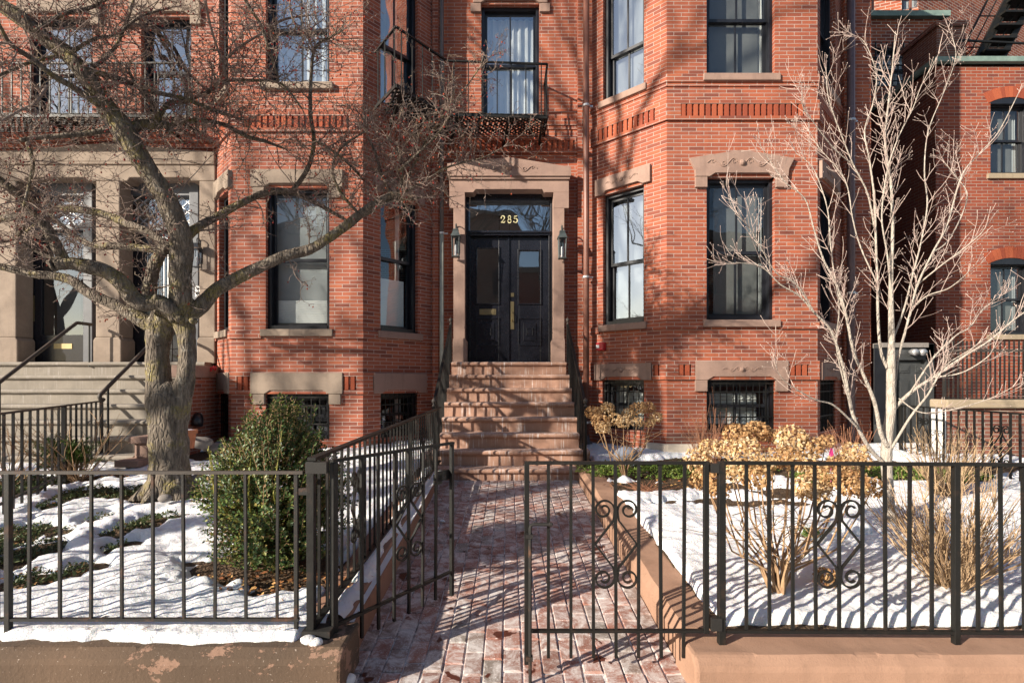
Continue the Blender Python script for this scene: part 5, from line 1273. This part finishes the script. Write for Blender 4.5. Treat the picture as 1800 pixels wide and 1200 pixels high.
twiggy('bare_shrub', 'low leafless shrub with reddish twigs at the far left behind the snowy fence', 'shrub', GL(15,852), 16, .75, .9, 'stem', 54, sub=3, r0=.006)
b5 = GR(1490,848)
twiggy('bare_shrub', 'reddish stemmed shrub behind the dried hydrangea left of the pale tree', 'shrub', b5, 70, .66, .42, 'stemred', 55, sub=1, r0=.005)
b6 = GR(1245,838)
twiggy('bare_shrub', 'thin reddish stems against the brick base left of the big dried hydrangea', 'shrub', b6, 60, .80, .40, 'stemred', 56, sub=1, r0=.0048)
def head(k, c, r, q, n=150):
    for i in range(n):
        s_ = q.uniform(-.85,1); a = q.uniform(0,6.283); ph = math.asin(s_); d = V((math.cos(ph)*math.cos(a),math.cos(ph)*math.sin(a),math.sin(ph)))
        p = c+V((d.x*r*1.08,d.y*r*1.08,d.z*r*.88))*q.uniform(.72,1.03)
        tdir = d.orthogonal(); tdir = (tdir*math.cos(a*7)+d.cross(tdir)*math.sin(a*7)+d*q.uniform(-.1,.7)).normalized(); s2 = q.uniform(.013,.021)*(.7+r*4)
        sd = tdir.cross(d).normalized(); bend = d*q.uniform(.1,.5)
        k.add([p, p+(tdir*.5+sd*.5+bend*.4)*s2, p+(tdir+bend)*s2, p+(tdir*.5-sd*.5+bend*.4)*s2], [(0,1,2,3)])
def hydrangea(label, base, heads, seed, rad_=(.070,.090), mat='dryflower', petals=460):
    q = random.Random(seed); t = thing('hydrangea', label, 'shrub', base); k = MB()
    for (px, py, Y, s_) in heads:
        c = P(px,py,Y); r = q.uniform(*rad_)*s_; m = MB(); head(m, V((0,0,0)), r, q, int(petals*s_*s_)); 
        o = m.build('flower_head', M['dryflower2'] if q.random() < .38 else M[mat], t, uv=False)
        for vtx in o.data.vertices: vtx.co = vtx.co+ORG[t.name]
        o.location = c-ORG[t.name]
        mid = base.lerp(c,.5)+V(((c.x-base.x)*.12,(c.y-base.y)*.12,-.06+q.uniform(-.04,.04))); low = base.lerp(c,.18)+V((q.uniform(-.03,.03),q.uniform(-.03,.03),.03))
        pts = [base+V((q.uniform(-.03,.03),q.uniform(-.03,.03),-.03)), low, mid, c.lerp(mid,.3)+V((0,0,-.02)), c]
        k.tube(pts, [.0085,.0075,.0055,.004,.003], 5)
        for e in range(1):
            p = low.lerp(mid,q.random()); k.tube([p, p+V((q.gauss(0,.10),q.gauss(0,.08),q.uniform(.02,.18))), p+V((q.gauss(0,.18),q.gauss(0,.12),q.uniform(.1,.35)))], [.004,.003,.0015], 4)
    k.build('stems', M['stem'], t, uv=False)
hb = GR(1365,1044)
hydrangea('big dried hydrangea with masses of tan flower heads behind the right fence', hb, [
 (1226,808,3.25,.95),(1240,842,3.15,.95),(1265,862,3.0,.7),(1247,785,3.4,.75),(1296,765,3.45,1.1),(1330,758,3.5,1.0),(1312,790,3.25,1.0),(1276,790,3.35,.85),(1350,765,3.6,.75),
 (1390,770,3.4,1.15),(1425,788,3.35,.95),(1386,806,3.2,1.05),(1418,815,3.15,.9),(1292,828,3.05,1.0),(1330,838,3.0,1.0),(1357,800,3.5,.7),(1452,776,3.7,.75),(1345,815,3.1,.75),
 (1449,838,3.05,1.0),(1470,818,3.2,.8),(1420,858,2.95,1.05),(1441,866,2.92,.7),(1500,798,3.5,1.0),(1492,822,3.35,.8),(1502,852,2.98,1.1),(1518,812,3.4,.7),(1534,857,3.1,.8)], 61)
hc = GR(1097,838)
hydrangea('small dried hydrangea with a dozen tan heads before the barred basement window', hc, [(1042,725,6.1,1.0),(1068,717,6.1,1.05),(1056,740,5.9,1.1),(1060,752,5.8,.9),(1081,738,5.9,1.0),(1096,742,5.8,1.0),(1105,727,6.2,.95),(1122,718,6.2,1.1),(1139,717,6.3,1.0),(1121,742,6.0,.85),(1153,733,6.2,.95),(1143,743,6.3,.8),(1051,722,6.2,.75)], 62, (.070,.088), petals=330)
k = MB(); c = GR(1452,1028); head(k, V((0,0,0)), .062, random.Random(3), 330); o = k.build('fallen_flower_head', M['dryflower2'], loc=None, uv=False); o.location = c+V((0,0,.045)); tag(o, 'fallen tan flower head lying on the snow behind the scroll panel', 'flower head')
for (px, py, w, lab, mt) in ((1424,946,.10,'green leafy tuft poking from a snow mound behind the scroll panel','coverbright'),):
    base = GR(px,py); k = MB(); q = random.Random(9)
    for i in range(420): d = V((q.gauss(0,1),q.gauss(0,1),abs(q.gauss(0,1)))); k.leaf(base+V((q.gauss(0,.035),q.gauss(0,.03),q.uniform(-.02,.07))), d, (0,0,1), q.uniform(.02,.04), .012)
    tag(k.build('green_tuft', M[mt], loc=base, uv=False), lab, 'plant')
k = MB(); c = GR(1478,932); k.ball(c, .17, 24, 14, (1.25,.9,.55), .35, 8); tag(k.build('snow_mound', M['snow'], loc=c, smooth=True, uv=False), 'rounded mound of snow beside the green tuft in the right garden', 'snow mound')
k = MB(); q = random.Random(10); base = GR(1137,860)
for i in range(60): k.tube([base+V((q.gauss(0,.05),q.gauss(0,.03),-.02)), base+V((q.gauss(0,.12),q.gauss(0,.07),q.uniform(.02,.09)))], [.004,.002], 3)
tag(k.build('withered_stubble', M['stemred'], loc=base, uv=False), 'dark withered plant stubble on the snow beside the walk kerb', 'plant')
# ================================================================= TREES
def smooth_path(pts, rs, sub=5):
    """Catmull-Rom through 3D points"""
    out = []; ro = []; n = len(pts)
    for i in range(n-1):
        p0, p1, p2, p3 = pts[max(0,i-1)], pts[i], pts[i+1], pts[min(n-1,i+2)]
        for j in range(sub):
            t = j/sub; t2, t3 = t*t, t*t*t
            out.append(.5*((2*p1)+(p2-p0)*t+(2*p0-5*p1+4*p2-p3)*t2+(3*p1-p0-3*p2+p3)*t3)); ro.append(lerp(rs[i],rs[i+1],t))
    out.append(pts[-1]); ro.append(rs[-1]); return out, ro
def limb_pts(spec, ya, yb):
    """spec: (px,py,width px) list; depth runs from ya to yb along the limb"""
    n = len(spec); L_ = [0]
    for a, b in zip(spec, spec[1:]): L_.append(L_[-1]+math.hypot(a[0]-b[0],a[1]-b[1]))
    pts = []; rs = []
    for s_, l in zip(spec, L_):
        Y = lerp(ya,yb,l/L_[-1]); pts.append(P(s_[0],s_[1],Y)); rs.append(s_[2]/2/FX*Y)
    return pts, rs
q5 = random.Random(77)
CT = thing('crabapple_tree', 'gnarled crabapple tree with lichened trunk, spreading bare limbs and tiny red fruit', 'tree', V((-3.28,5.1,.34)))
TY = 5.1
tm = MB()
for spec, n_, rg in (
    ([(300,880,100),(299,862,86),(298,840,74),(297,800,68),(296,760,67),(297,730,70),(298,700,66),(299,680,44),(300,670,20)],26,.13),
    ([(291,760,58),(285,710,52),(279,665,43),(277,620,40),(279,588,46),(292,556,54)],18,.16),
    ([(302,760,54),(313,712,46),(326,665,34),(329,620,30),(328,588,32),(318,558,44),(303,548,48)],16,.16),
    ([(276,580,46),(290,560,52),(306,553,52),(322,552,44)],16,.14)):
    p, r_ = limb_pts(spec, TY, TY); p, r_ = smooth_path(p, [x*.89 for x in r_], 6); tm.tube(p, r_, n_, True, rg, 5.0)
for a in range(6):   # root flare
    an = a*1.05+.3; c = P(299,866,TY); e = c+V((math.cos(an)*.34,math.sin(an)*.30,0)); e.z = zl(e.y)-.05
    tm.tube([c+V((0,0,.20)), c.lerp(e,.5)+V((0,0,.07)), e], [.13,.085,.03], 9, True, .2, 5)
tm.build('trunk', M['bark'], CT, smooth=True, uv=False)
LIMBS = [  # (points, depth at start, depth at end, twig density)
 ([(322,570,34),(319,520,35),(318,480,36),(316,420,38),(300,372,36),(283,335,34),(255,290,33),(228,245,35),(206,215,38),(180,180,31),(150,130,29),(120,97,28),(80,68,27),(40,35,26),(0,8,24),(-60,-30,20)],5.1,4.2,.5),
 ([(318,560,30),(350,541,27),(385,506,23),(440,478,20),(500,452,18),(545,438,18),(572,424,16),(600,402,16),(650,363,15),(690,343,15),(706,345,13)],5.1,5.45,.25),
 ([(318,425,20),(345,402,16),(380,380,13),(430,355,12),(470,339,11),(505,335,10),(540,350,8),(575,368,7),(610,388,5)],5.0,5.9,.9),
 ([(310,556,32),(283,533,28),(253,533,27),(233,523,27),(217,500,27),(187,477,25),(150,468,24),(120,463,22),(97,466,19)],5.0,4.55,.15),
 ([(113,460,20),(100,430,18),(80,395,16),(40,350,15),(0,315,14),(-50,270,12)],4.6,4.3,.5),
 ([(272,575,30),(240,556,22),(200,535,20),(160,516,17),(128,494,17),(95,485,14),(50,480,13),(0,468,12),(-50,460,10)],5.1,4.9,.4),
 ([(296,440,16),(265,438,13),(213,433,13),(170,433,11),(140,420,9),(105,393,7),(85,370,5)],5.1,5.5,1.0),
 ([(300,438,18),(265,412,15),(225,394,14),(187,378,13),(150,370,13),(107,367,12),(75,372,12),(0,386,13),(-60,395,10)],5.1,5.8,.7),
 ([(262,530,24),(265,500,22),(270,470,20),(285,440,18),(300,425,14)],5.2,5.15,.1),
 ([(220,225,20),(245,219,18),(270,216,17),(292,221,13),(305,236,10)],4.7,5.0,.5),
 ([(272,216,12),(284,199,9),(300,181,8),(330,176,6),(365,160,4)],4.85,5.3,1.3),
 ([(275,210,9),(272,197,8),(257,170,7),(240,150,6),(225,120,4)],4.85,4.6,1.2),
 ([(141,126,12),(173,127,10),(213,140,9),(267,160,8),(320,172,7),(360,187,7),(400,203,6),(427,212,4)],4.45,5.2,1.5),
 ([(292,221,8),(330,212,8),(367,213,8),(400,223,7),(433,240,7),(467,248,6),(500,262,3)],5.0,5.4,1.4),
 ([(178,187,12),(128,153,11),(92,132,10),(55,103,9),(18,77,8),(0,45,6),(-20,10,5)],4.5,3.9,1.0),
 ([(196,226,11),(150,234,9),(110,240,9),(60,243,8),(40,249,8)],4.65,4.4,.6),
 ([(48,252,8),(60,290,6),(50,330,5),(40,362,4)],4.45,4.3,1.6),
 ([(80,150,6),(60,180,5),(35,197,4),(0,211,4)],4.2,3.9,1.2),
 ([(515,335,8),(540,295,8),(552,250,7),(547,200,7),(545,133,6),(550,92,5),(562,75,5),(582,62,4),(605,55,3)],5.5,5.2,1.5),
 ([(552,92,4),(540,65,4),(517,40,3.5),(507,0,3)],5.2,5.0,1.4),
 ([(550,245,6),(580,262,5),(615,290,5),(640,318,4)],5.4,5.6,1.4),
 ([(365,165,7),(383,150,6),(404,140,6),(440,142,5),(493,147,4),(530,190,3)],5.1,5.0,1.5),
 ([(492,145,4),(475,92,5),(465,63,5),(458,43,5),(443,20,5),(425,-10,6)],5.0,4.6,1.2),
 ([(398,102,5),(427,80,4),(460,58,4),(498,35,4),(545,28,3)],5.0,5.2,1.3),
 ([(360,0,5),(372,50,4),(385,95,4),(398,135,4)],4.6,5.0,1.2),
 ([(618,388,8),(650,372,8),(680,356,7),(712,351,5),(745,345,3)],5.4,5.5,1.2),
 ([(694,345,8),(705,330,6),(706,292,6),(700,265,5),(680,240,4)],5.45,5.3,2.0),
 ([(698,345,6),(722,300,5),(742,262,5),(765,225,4),(790,190,3.5),(820,152,2.5),(842,118,2)],5.45,5.2,1.6),
 ([(690,344,6),(672,310,6),(660,270,5),(648,240,4),(640,205,3)],5.45,5.6,2.0),
 ([(700,343,5),(740,322,5),(775,300,4),(810,285,3),(850,276,2),(885,258,1.5)],5.45,5.3,1.5),
 ([(702,300,5),(735,270,4),(770,235,4),(792,200,3)],5.3,5.1,1.8),
 ([(630,375,5),(600,340,5),(585,300,4),(600,262,4),(640,232,3)],5.4,5.3,1.5),
 ([(100,96,8),(60,105,6),(20,128,5),(-20,140,4)],4.4,4.1,1.2),
 ([(60,55,8),(110,25,7),(160,10,6),(210,-20,5)],4.3,4.6,1.2),
 ([(150,130,7),(190,90,6),(215,45,5),(240,0,4)],4.5,4.9,1.2),
 ([(120,95,7),(165,70,6),(205,62,5),(250,30,4),(300,15,3)],4.4,5.0,1.3),
 ([(40,400,6),(20,420,5),(0,425,5)],4.8,4.6,1.0),
 ([(110,460,7),(60,440,6),(40,420,5),(60,395,4)],4.6,4.4,1.2),
]
tw = MB(); br = MB()
def berry(p, q, r=None):
    r = r or q.uniform(.006,.0095); br.ball(p, r, 4, 3, (1,1,1.15))
def twig(p, d, L_, r, depth, q, droop=0):
    m = max(2, int(L_/.055)); pts = [p]; dd = d.normalized()
    for i in range(m):
        dd = (dd+V((q.gauss(0,.22),q.gauss(0,.22),q.gauss(.02-droop,.2)))).normalized(); pts.append(pts[-1]+dd*L_/m)
    tw.tube(pts, [max(.0014,lerp(r,r*.4,i/m)) for i in range(m+1)], 4 if r > .0035 else 3, False)
    for i in range(1, m+1):
        e = (pts[i]-pts[i-1]).normalized()
        if depth > 0 and q.random() < .85:
            nd = (e*.5+V((q.gauss(0,.75),q.gauss(0,.75),q.gauss(.15,.55)))).normalized(); twig(pts[i], nd, L_*q.uniform(.25,.62), r*.62, depth-1, q, droop)
        if q.random() < .6:   # short spur
            sd = V((q.gauss(0,1),q.gauss(0,1),q.gauss(.2,.8))).normalized(); e2 = pts[i]+sd*q.uniform(.012,.04); tw.tube([pts[i], e2], [.0026,.002], 3, False)
            if q.random() < .16:
                f = e2+V((q.gauss(0,.006),q.gauss(0,.006),-q.uniform(.012,.035))); tw.tube([e2, f], [.0008,.0008], 3, False); berry(f, q)
for spec, ya, yb, dens in LIMBS:
    p, r_ = limb_pts(spec, ya, yb); p = [v+V((0,q5.gauss(0,.012),0)) for v in p]; p, r_ = smooth_path(p, r_, 6)
    big = max(r_) > .03
    k = MB(); k.tube(p, r_, 14 if big else 8, True, .14 if big else .10, 7.0 if big else 16.0)
    if big:
        for e in range(0, len(p), 7):
            if q5.random() < .4: k.ball(p[e]+V((q5.gauss(0,.6),-.6,q5.gauss(0,.6)))*r_[e], r_[e]*.45, 8, 6, (1,1,1), .3, 20)
    k.build('limb' if big else 'branch', M['bark'] if max(r_) > .014 else M['twig'], CT, smooth=True, uv=False)
    ln = sum((p[i+1]-p[i]).length for i in range(len(p)-1)); nt = int(ln*dens*17)
    for i in range(nt):
        j = q5.randint(1,len(p)-2); e = (p[j+1]-p[j]).normalized(); d = e.cross(V((q5.gauss(0,1),q5.gauss(0,1),q5.gauss(0,1)))).normalized()
        d = (d+e*q5.uniform(0,.7)+V((0,0,q5.uniform(-.1,.5)))).normalized(); twig(p[j], d, q5.uniform(.16,.46), min(.0058,r_[j]*.55), 2 if q5.random() < .7 else 1, q5, .03)
    e = (p[-1]-p[-2]).normalized()
    if not big: 
        for i in range(3): twig(p[-1], e+V((q5.gauss(0,.3),q5.gauss(0,.3),q5.gauss(.1,.3))), q5.uniform(.2,.4), min(.004,r_[-1]), 2, q5)
# long whips through the crown
for i in range(150):
    spec, ya, yb, dens = LIMBS[q5.choice([0,2,4,7,9,10,11,12,13,14,16,18,19,20,21,22,23,24,32,33,34,35])]; p, r_ = limb_pts(spec, ya, yb); j = q5.randint(0,len(p)-2); s_ = p[j].lerp(p[j+1], q5.random())
    d = V((q5.gauss(0,1),q5.gauss(0,.7),q5.gauss(.35,.8))).normalized(); m = 9; pts = [s_]; L_ = q5.uniform(.45,1.1)
    for t in range(m): d = (d+V((q5.gauss(0,.10),q5.gauss(0,.10),q5.gauss(.01,.09)))).normalized(); pts.append(pts[-1]+d*L_/m)
    tw.tube(pts, [lerp(.0046,.0018,t/m) for t in range(m+1)], 4, False)
    for t in range(2, m+1):
        if q5.random() < .7: twig(pts[t], d+V((q5.gauss(0,.7),q5.gauss(0,.7),q5.gauss(.1,.6))), q5.uniform(.07,.25), .0024, 1, q5)
# drooping fruit clusters at the right hand end of the big limb
for i in range(46):
    c = P(q5.uniform(600,735), q5.uniform(210,350), q5.uniform(5.2,5.6)); twig(c, V((q5.gauss(0,.6),q5.gauss(0,.5),q5.gauss(-.1,.6))), q5.uniform(.12,.26), .003, 2, q5, .06)
tw.build('twigs', M['twig'], CT, uv=False); o = br.build('fruit', M['berry'], CT, uv=False); o['kind'] = 'stuff'
k = MB(); k.tube([P(96,466,4.55),P(90,468,4.545),P(88,469,4.54)], [.052,.055,.045], 12, True, .15, 12); k.tube([P(337,563,5.0),P(342,565,4.97)], [.028,.03], 10); k.build('pruned_stub', M['bark'], CT, smooth=True, uv=False)
# ---------------------------------------------------------------- the young pale tree
PT = thing('pale_tree', 'slender pale barked young tree with many bare ascending branches in the right garden', 'tree', V((3.13,4.35,.28)))
q6 = random.Random(88)
PY = 4.35
pt_ = MB()
p, r_ = limb_pts([(1566,925,34),(1565,910,28),(1563,880,26),(1560,840,26),(1558,800,28),(1561,760,25),(1566,720,25),(1566,690,22),(1566,640,21),(1567,600,16),(1566,500,11),(1569,400,8),(1566,320,6.5),(1556,250,5.5),(1562,180,4.5),(1568,125,3.5),(1572,80,2.5),(1574,55,1.6)], PY, PY+.15)
p, r_ = smooth_path(p, [x*.64 for x in r_], 6); pt_.tube(p, r_, 14, True, .05, 9); pt_.build('trunk', M['palebark'], PT, smooth=True, uv=False)
PLIMB = [
 ([(1560,785,20),(1548,760,18),(1540,718,16),(1532,692,15),(1517,657,13),(1500,617,12),(1490,567,11),(1480,527,10),(1467,493,9),(1447,455,8),(1430,400,6),(1415,350,5),(1380,320,4),(1355,285,3),(1338,258,2)],4.35,4.0),
 ([(1552,812,18),(1530,790,17),(1510,755,15),(1497,720,14),(1487,667,13),(1478,630,12),(1460,580,10),(1432,550,9),(1405,520,7),(1372,500,6),(1340,470,5),(1300,462,3.5),(1280,464,2.5)],4.35,3.95),
 ([(1510,754,9),(1467,713,8),(1433,702,7),(1397,682,5),(1375,665,3),(1362,640,2)],4.25,3.9),
 ([(1433,552,7),(1400,500,6),(1365,480,5),(1340,440,4),(1318,402,3),(1285,360,2.5),(1282,340,2)],4.1,3.7),
 ([(1560,648,14),(1548,615,12),(1543,550,11),(1543,500,10),(1540,440,9),(1537,350,8),(1528,280,7),(1520,230,6),(1535,180,5),(1540,130,4),(1520,75,3),(1495,60,2)],4.4,4.6),
 ([(1537,400,8),(1525,340,7),(1500,290,6),(1480,240,5),(1465,200,5),(1455,165,4),(1452,120,3)],4.5,4.3),
 ([(1500,290,5),(1465,260,5),(1430,215,4),(1412,190,3),(1410,160,2)],4.45,4.2),
 ([(1572,690,13),(1578,633,11),(1590,587,10),(1602,543,10),(1613,500,9),(1640,443,8),(1665,395,7),(1690,310,6),(1720,272,5),(1755,232,4),(1790,165,3)],4.4,4.7),
 ([(1572,718,17),(1600,690,15),(1640,663,13),(1693,627,10),(1740,598,8),(1790,556,6),(1850,520,4)],4.4,4.1),
 ([(1566,790,12),(1600,733,10),(1630,695,8),(1643,672,7),(1665,640,5),(1700,618,4),(1725,600,3)],4.35,4.0),
 ([(1600,690,8),(1640,630,7),(1680,590,6),(1705,575,5),(1728,543,4),(1760,520,3)],4.35,4.5),
 ([(1568,600,9),(1590,540,8),(1605,480,7),(1618,430,6),(1630,360,6),(1625,300,5),(1632,230,4),(1660,160,3),(1680,100,2.5),(1672,60,2)],4.45,4.9),
 ([(1640,443,6),(1665,425,5),(1690,380,5),(1700,340,4),(1680,310,3),(1660,285,2)],4.6,4.9),
 ([(1613,500,6),(1650,470,6),(1690,440,5),(1720,415,4),(1732,400,3)],4.55,4.2),
 ([(1567,520,8),(1560,450,7),(1550,380,6),(1560,300,6),(1580,240,5),(1605,190,4),(1620,150,3),(1650,95,2)],4.42,4.2),
 ([(1490,567,7),(1470,500,6),(1460,430,6),(1455,370,5),(1440,320,4),(1425,290,3),(1400,270,2)],4.2,4.4),
 ([(1543,500,6),(1515,440,6),(1500,390,5),(1490,330,5),(1475,300,4),(1440,260,3),(1425,235,2)],4.5,4.8),
 ([(1497,720,7),(1478,650,6),(1470,600,5),(1475,545,4),(1470,500,3)],4.2,3.9),
 ([(1602,543,7),(1630,520,6),(1665,508,5),(1690,490,4),(1702,478,3)],4.5,4.0),
 ([(1640,663,7),(1690,655,6),(1735,628,5),(1750,605,3)],4.25,3.9),
 ([(1580,700,6),(1620,725,5),(1680,718,5),(1740,700,3),(1780,680,2)],4.3,3.9),
]
pk = MB()
def pale_twig(p, d, L_, r, depth, q):
    m = max(3, int(L_/.06)); pts = [p]; dd = d.normalized()
    for i in range(m):
        dd = (dd+V((q.gauss(0,.10),q.gauss(0,.10),.10+q.gauss(0,.06)))).normalized(); pts.append(pts[-1]+dd*L_/m)
    pk.tube(pts, [max(.0013,lerp(r,r*.5,i/m)) for i in range(m+1)], 4 if r > .003 else 3, False); pk.ball(pts[-1], max(.0028,r*.8), 4, 3, (1,1,1.6))
    if depth > 0:
        for i in range(1, m):
            if q.random() < .62:
                e = (pts[i+1]-pts[i]).normalized(); o_ = e.cross(V((q.gauss(0,1),q.gauss(0,1),q.gauss(0,1)))).normalized()
                for sg in ((1,-1) if q.random() < .45 else (1,)): pale_twig(pts[i], e*.75+o_*sg*.75, L_*q.uniform(.28,.6), r*.62, depth-1, q)
for spec, ya, yb in PLIMB:
    p, r_ = limb_pts(spec, ya, yb); p, r_ = smooth_path(p, [x*.40 for x in r_], 6); k = MB(); k.tube(p, r_, 9, True, .06, 12); k.build('branch', M['palebark'], PT, smooth=True, uv=False)
    ln = sum((p[i+1]-p[i]).length for i in range(len(p)-1))
    for i in range(int(ln*10)):
        j = q6.randint(int(len(p)*.22), len(p)-2); e = (p[j+1]-p[j]).normalized(); d = e.cross(V((q6.gauss(0,1),q6.gauss(0,1),q6.gauss(0,1)))).normalized()
        pale_twig(p[j], e*.8+d*.65+V((0,0,.4)), q6.uniform(.12,.36), min(.0032,max(.0020,r_[j]*.6)), 1 if q6.random() < .6 else 2, q6)
    e = (p[-1]-p[-2]).normalized()
    for i in range(2): pale_twig(p[-1], e+V((q6.gauss(0,.35),q6.gauss(0,.35),.2)), q6.uniform(.08,.2), .003, 1, q6)
p, r_ = limb_pts([(1567,560,12),(1566,500,11),(1569,400,8),(1566,320,6.5),(1556,250,5.5),(1562,180,4.5),(1568,125,3.5),(1572,80,2.5)], PY+.05, PY+.15)
for i in range(46):
    j = q6.randint(0,len(p)-2); u_ = q6.random(); e = (p[j+1]-p[j]).normalized(); d = e.cross(V((q6.gauss(0,1),q6.gauss(0,1),q6.gauss(0,1)))).normalized()
    pale_twig(p[j].lerp(p[j+1],u_), e*.8+d*.7+V((0,0,.35)), q6.uniform(.12,.36), .0032, 1 if q6.random() < .7 else 2, q6)
pk.build('twigs', M['paletwig'], PT, uv=False)
# ---------------------------------------------------------------- street trees across the pavement, whose shadows fall on the fronts
def street_tree(label, x, y, h, seed, fork, r0=.17, spread=.5, lean=0):
    q = random.Random(seed); t = thing('street_tree', label, 'tree', (x,y,-.05), 'street trees along the pavement'); k = MB(); c = MB()
    def grow(p, d, L_, r, depth):
        m = 5; pts = [p]; dd = d.normalized()
        for i in range(m): dd = (dd+V((q.gauss(0,.10),q.gauss(0,.10),q.gauss(.03,.06)))).normalized(); pts.append(pts[-1]+dd*L_/m)
        (k if depth > 3 else c).tube(pts, [lerp(r,r*.66,i/m) for i in range(m+1)], 8 if depth > 2 else 4, False)
        if depth > 0:
            for i in range(3 if depth > 1 else 2):
                j = m if i < 2 else 3; e = (pts[j]-pts[j-1]).normalized(); o_ = e.cross(V((q.gauss(0,1),q.gauss(0,1),q.gauss(0,1)))).normalized()
                grow(pts[j], e+o_*q.uniform(spread*.7,spread*1.4)+V((0,0,.12)), L_*q.uniform(.6,.85), r*q.uniform(.5,.66), depth-1)
    k.tube([V((x+lean,y,-.1)),V((x+lean*.6,y,fork*.5)),V((x,y+.03,fork))], [r0*1.25,r0,r0*.9], 12, False)
    for i in range(3):
        a = i*2.1+seed; grow(V((x,y,fork)), V((math.cos(a)*.55,math.sin(a)*.55,1)), h*.27, r0*.62, 5)
    k.build('trunk', M['strbark'], t, uv=False); c.build('crown', M['strbark'], t, uv=False)
street_tree('bare street tree on the pavement edge far left of the gate', -9.1, .2, 9.5, 3, 7.1, .16, .42, .9)
street_tree('bare street tree nearer the peeling wall, left of the picture', -15.0, -1.0, 9.5, 8, 3.6, .20)
# ---------------------------------------------------------------- the row across the street, seen only in the panes
def opposite(label, x0, x1, h, mat, seed, group='row houses across the street'):
    t = thing('row_house', label, 'house', (x0,-20.5,0), group); F = Fr((x1,-20.5),(x0,-20.5)); ops = []
    n = max(2, int((x1-x0)/2.4)); q = random.Random(seed)
    for j in range(int((h-1)/3.2)):
        for i in range(n): u = (i+.5)*(x1-x0)/n; ops.append((u-.5,u+.5,1.2+j*3.2,3.1+j*3.2))
    k = MB(); wall(k, F, 0, F.len, -.12, h, ops); k.box(x0,x1,-28,-20.8,h-.3,h); k.box(x0,x1,-28,-27.8,-.12,h); k.build('wall', M[mat], t)
    k = MB(); k.fbox(F, -.1, F.len+.1, -.1, .3, h, h+.5); k.build('cornice', M['browntan'], t)
    for a, b, c, d in ops:
        k = MB(); k.fbox(F, a, b, -.2, -.16, c, d); w = k.build('window', M['frame'], t, uv=False)
        k = MB(); k.fbox(F, a-.1, b+.1, -.02, .06, c-.14, c-.002); k.build('sill', M['browntan'], w, uv=False)
opposite('tan brick row house opposite, seen only as a reflection', -16, -7, 11.6, 'oppbrick', 1)
opposite('low pale row house opposite the double doors, seen only as a reflection', -7, .7, 13.2, 'oppbrick', 2)
opposite('red brick row house opposite the right bay, seen only as a reflection', .7, 10, 9.0, 'brick2', 3)
opposite('tall red row house at the right end opposite, seen only as a reflection', 10, 20, 11, 'brick', 4)
for i, (x, y, lab) in enumerate(((-11,-15,'bare tree across the street at the left, seen only as a reflection'),(-4.5,-14.9,'bare tree across the street opposite the door, seen only as a reflection'),(2.2,-15.1,'bare tree across the street right of the door, seen only as a reflection'),(9,-15,'bare tree across the street at the far right, seen only as a reflection'))):
    src = bpy.data.objects['street_tree']; c = src.copy(); COL.objects.link(c); c.location = (x,y,-.05); c.rotation_euler = (0,0,1.3*i+.4); c['label'] = lab
    for ch in src.children: d = ch.copy(); COL.objects.link(d); d.parent = c
# ================================================================= LIGHT AND CAMERA
AZ, EL = 56.0, 21.0     # the sun stands behind the camera to the left
S_ = V((-math.sin(rad(AZ))*math.cos(rad(EL)), -math.cos(rad(AZ))*math.cos(rad(EL)), math.sin(rad(EL))))
ld = bpy.data.lights.new('sun', 'SUN'); ld.energy = 5.0; ld.angle = rad(.53); ld.color = (1,.90,.76)
lo = bpy.data.objects.new('sun', ld); COL.objects.link(lo); lo.rotation_euler = (-S_).to_track_quat('-Z','Y').to_euler(); lo.location = S_*30
w = bpy.data.worlds.new('World'); sc.world = w; w.use_nodes = True; nt = w.node_tree; nt.nodes.clear()
sky = nt.nodes.new('ShaderNodeTexSky'); sky.sky_type = 'NISHITA'; sky.sun_disc = False; sky.sun_elevation = rad(EL); sky.sun_rotation = math.atan2(S_.x, S_.y)
sky.air_density = 1.0; sky.dust_density = .6; sky.ozone_density = 1.0
bg = nt.nodes.new('ShaderNodeBackground'); bg.inputs[1].default_value = .075; out = nt.nodes.new('ShaderNodeOutputWorld')
nt.links.new(sky.outputs[0], bg.inputs[0]); nt.links.new(bg.outputs[0], out.inputs[0])
cd = bpy.data.cameras.new('camera'); cam = bpy.data.objects.new('camera', cd); COL.objects.link(cam); sc.camera = cam
cd.sensor_width = 36; cd.sensor_fit = 'HORIZONTAL'; cd.lens = FX/1800*36; cd.shift_x = (900-CX)/1800; cd.shift_y = (HY-600)/1800
cam.location = (0,0,H); cam.rotation_euler = (rad(90),0,0); cd.clip_start = .05; cd.clip_end = 500
vs_ = sc.view_settings; vs_.view_transform = 'Standard'; vs_.look = 'None'; vs_.gamma = 1; vs_.exposure = 1.05; vs_.use_curve_mapping = False
sc.cycles.max_bounces = 8; sc.cycles.transparent_max_bounces = 24; sc.cycles.use_denoising = True
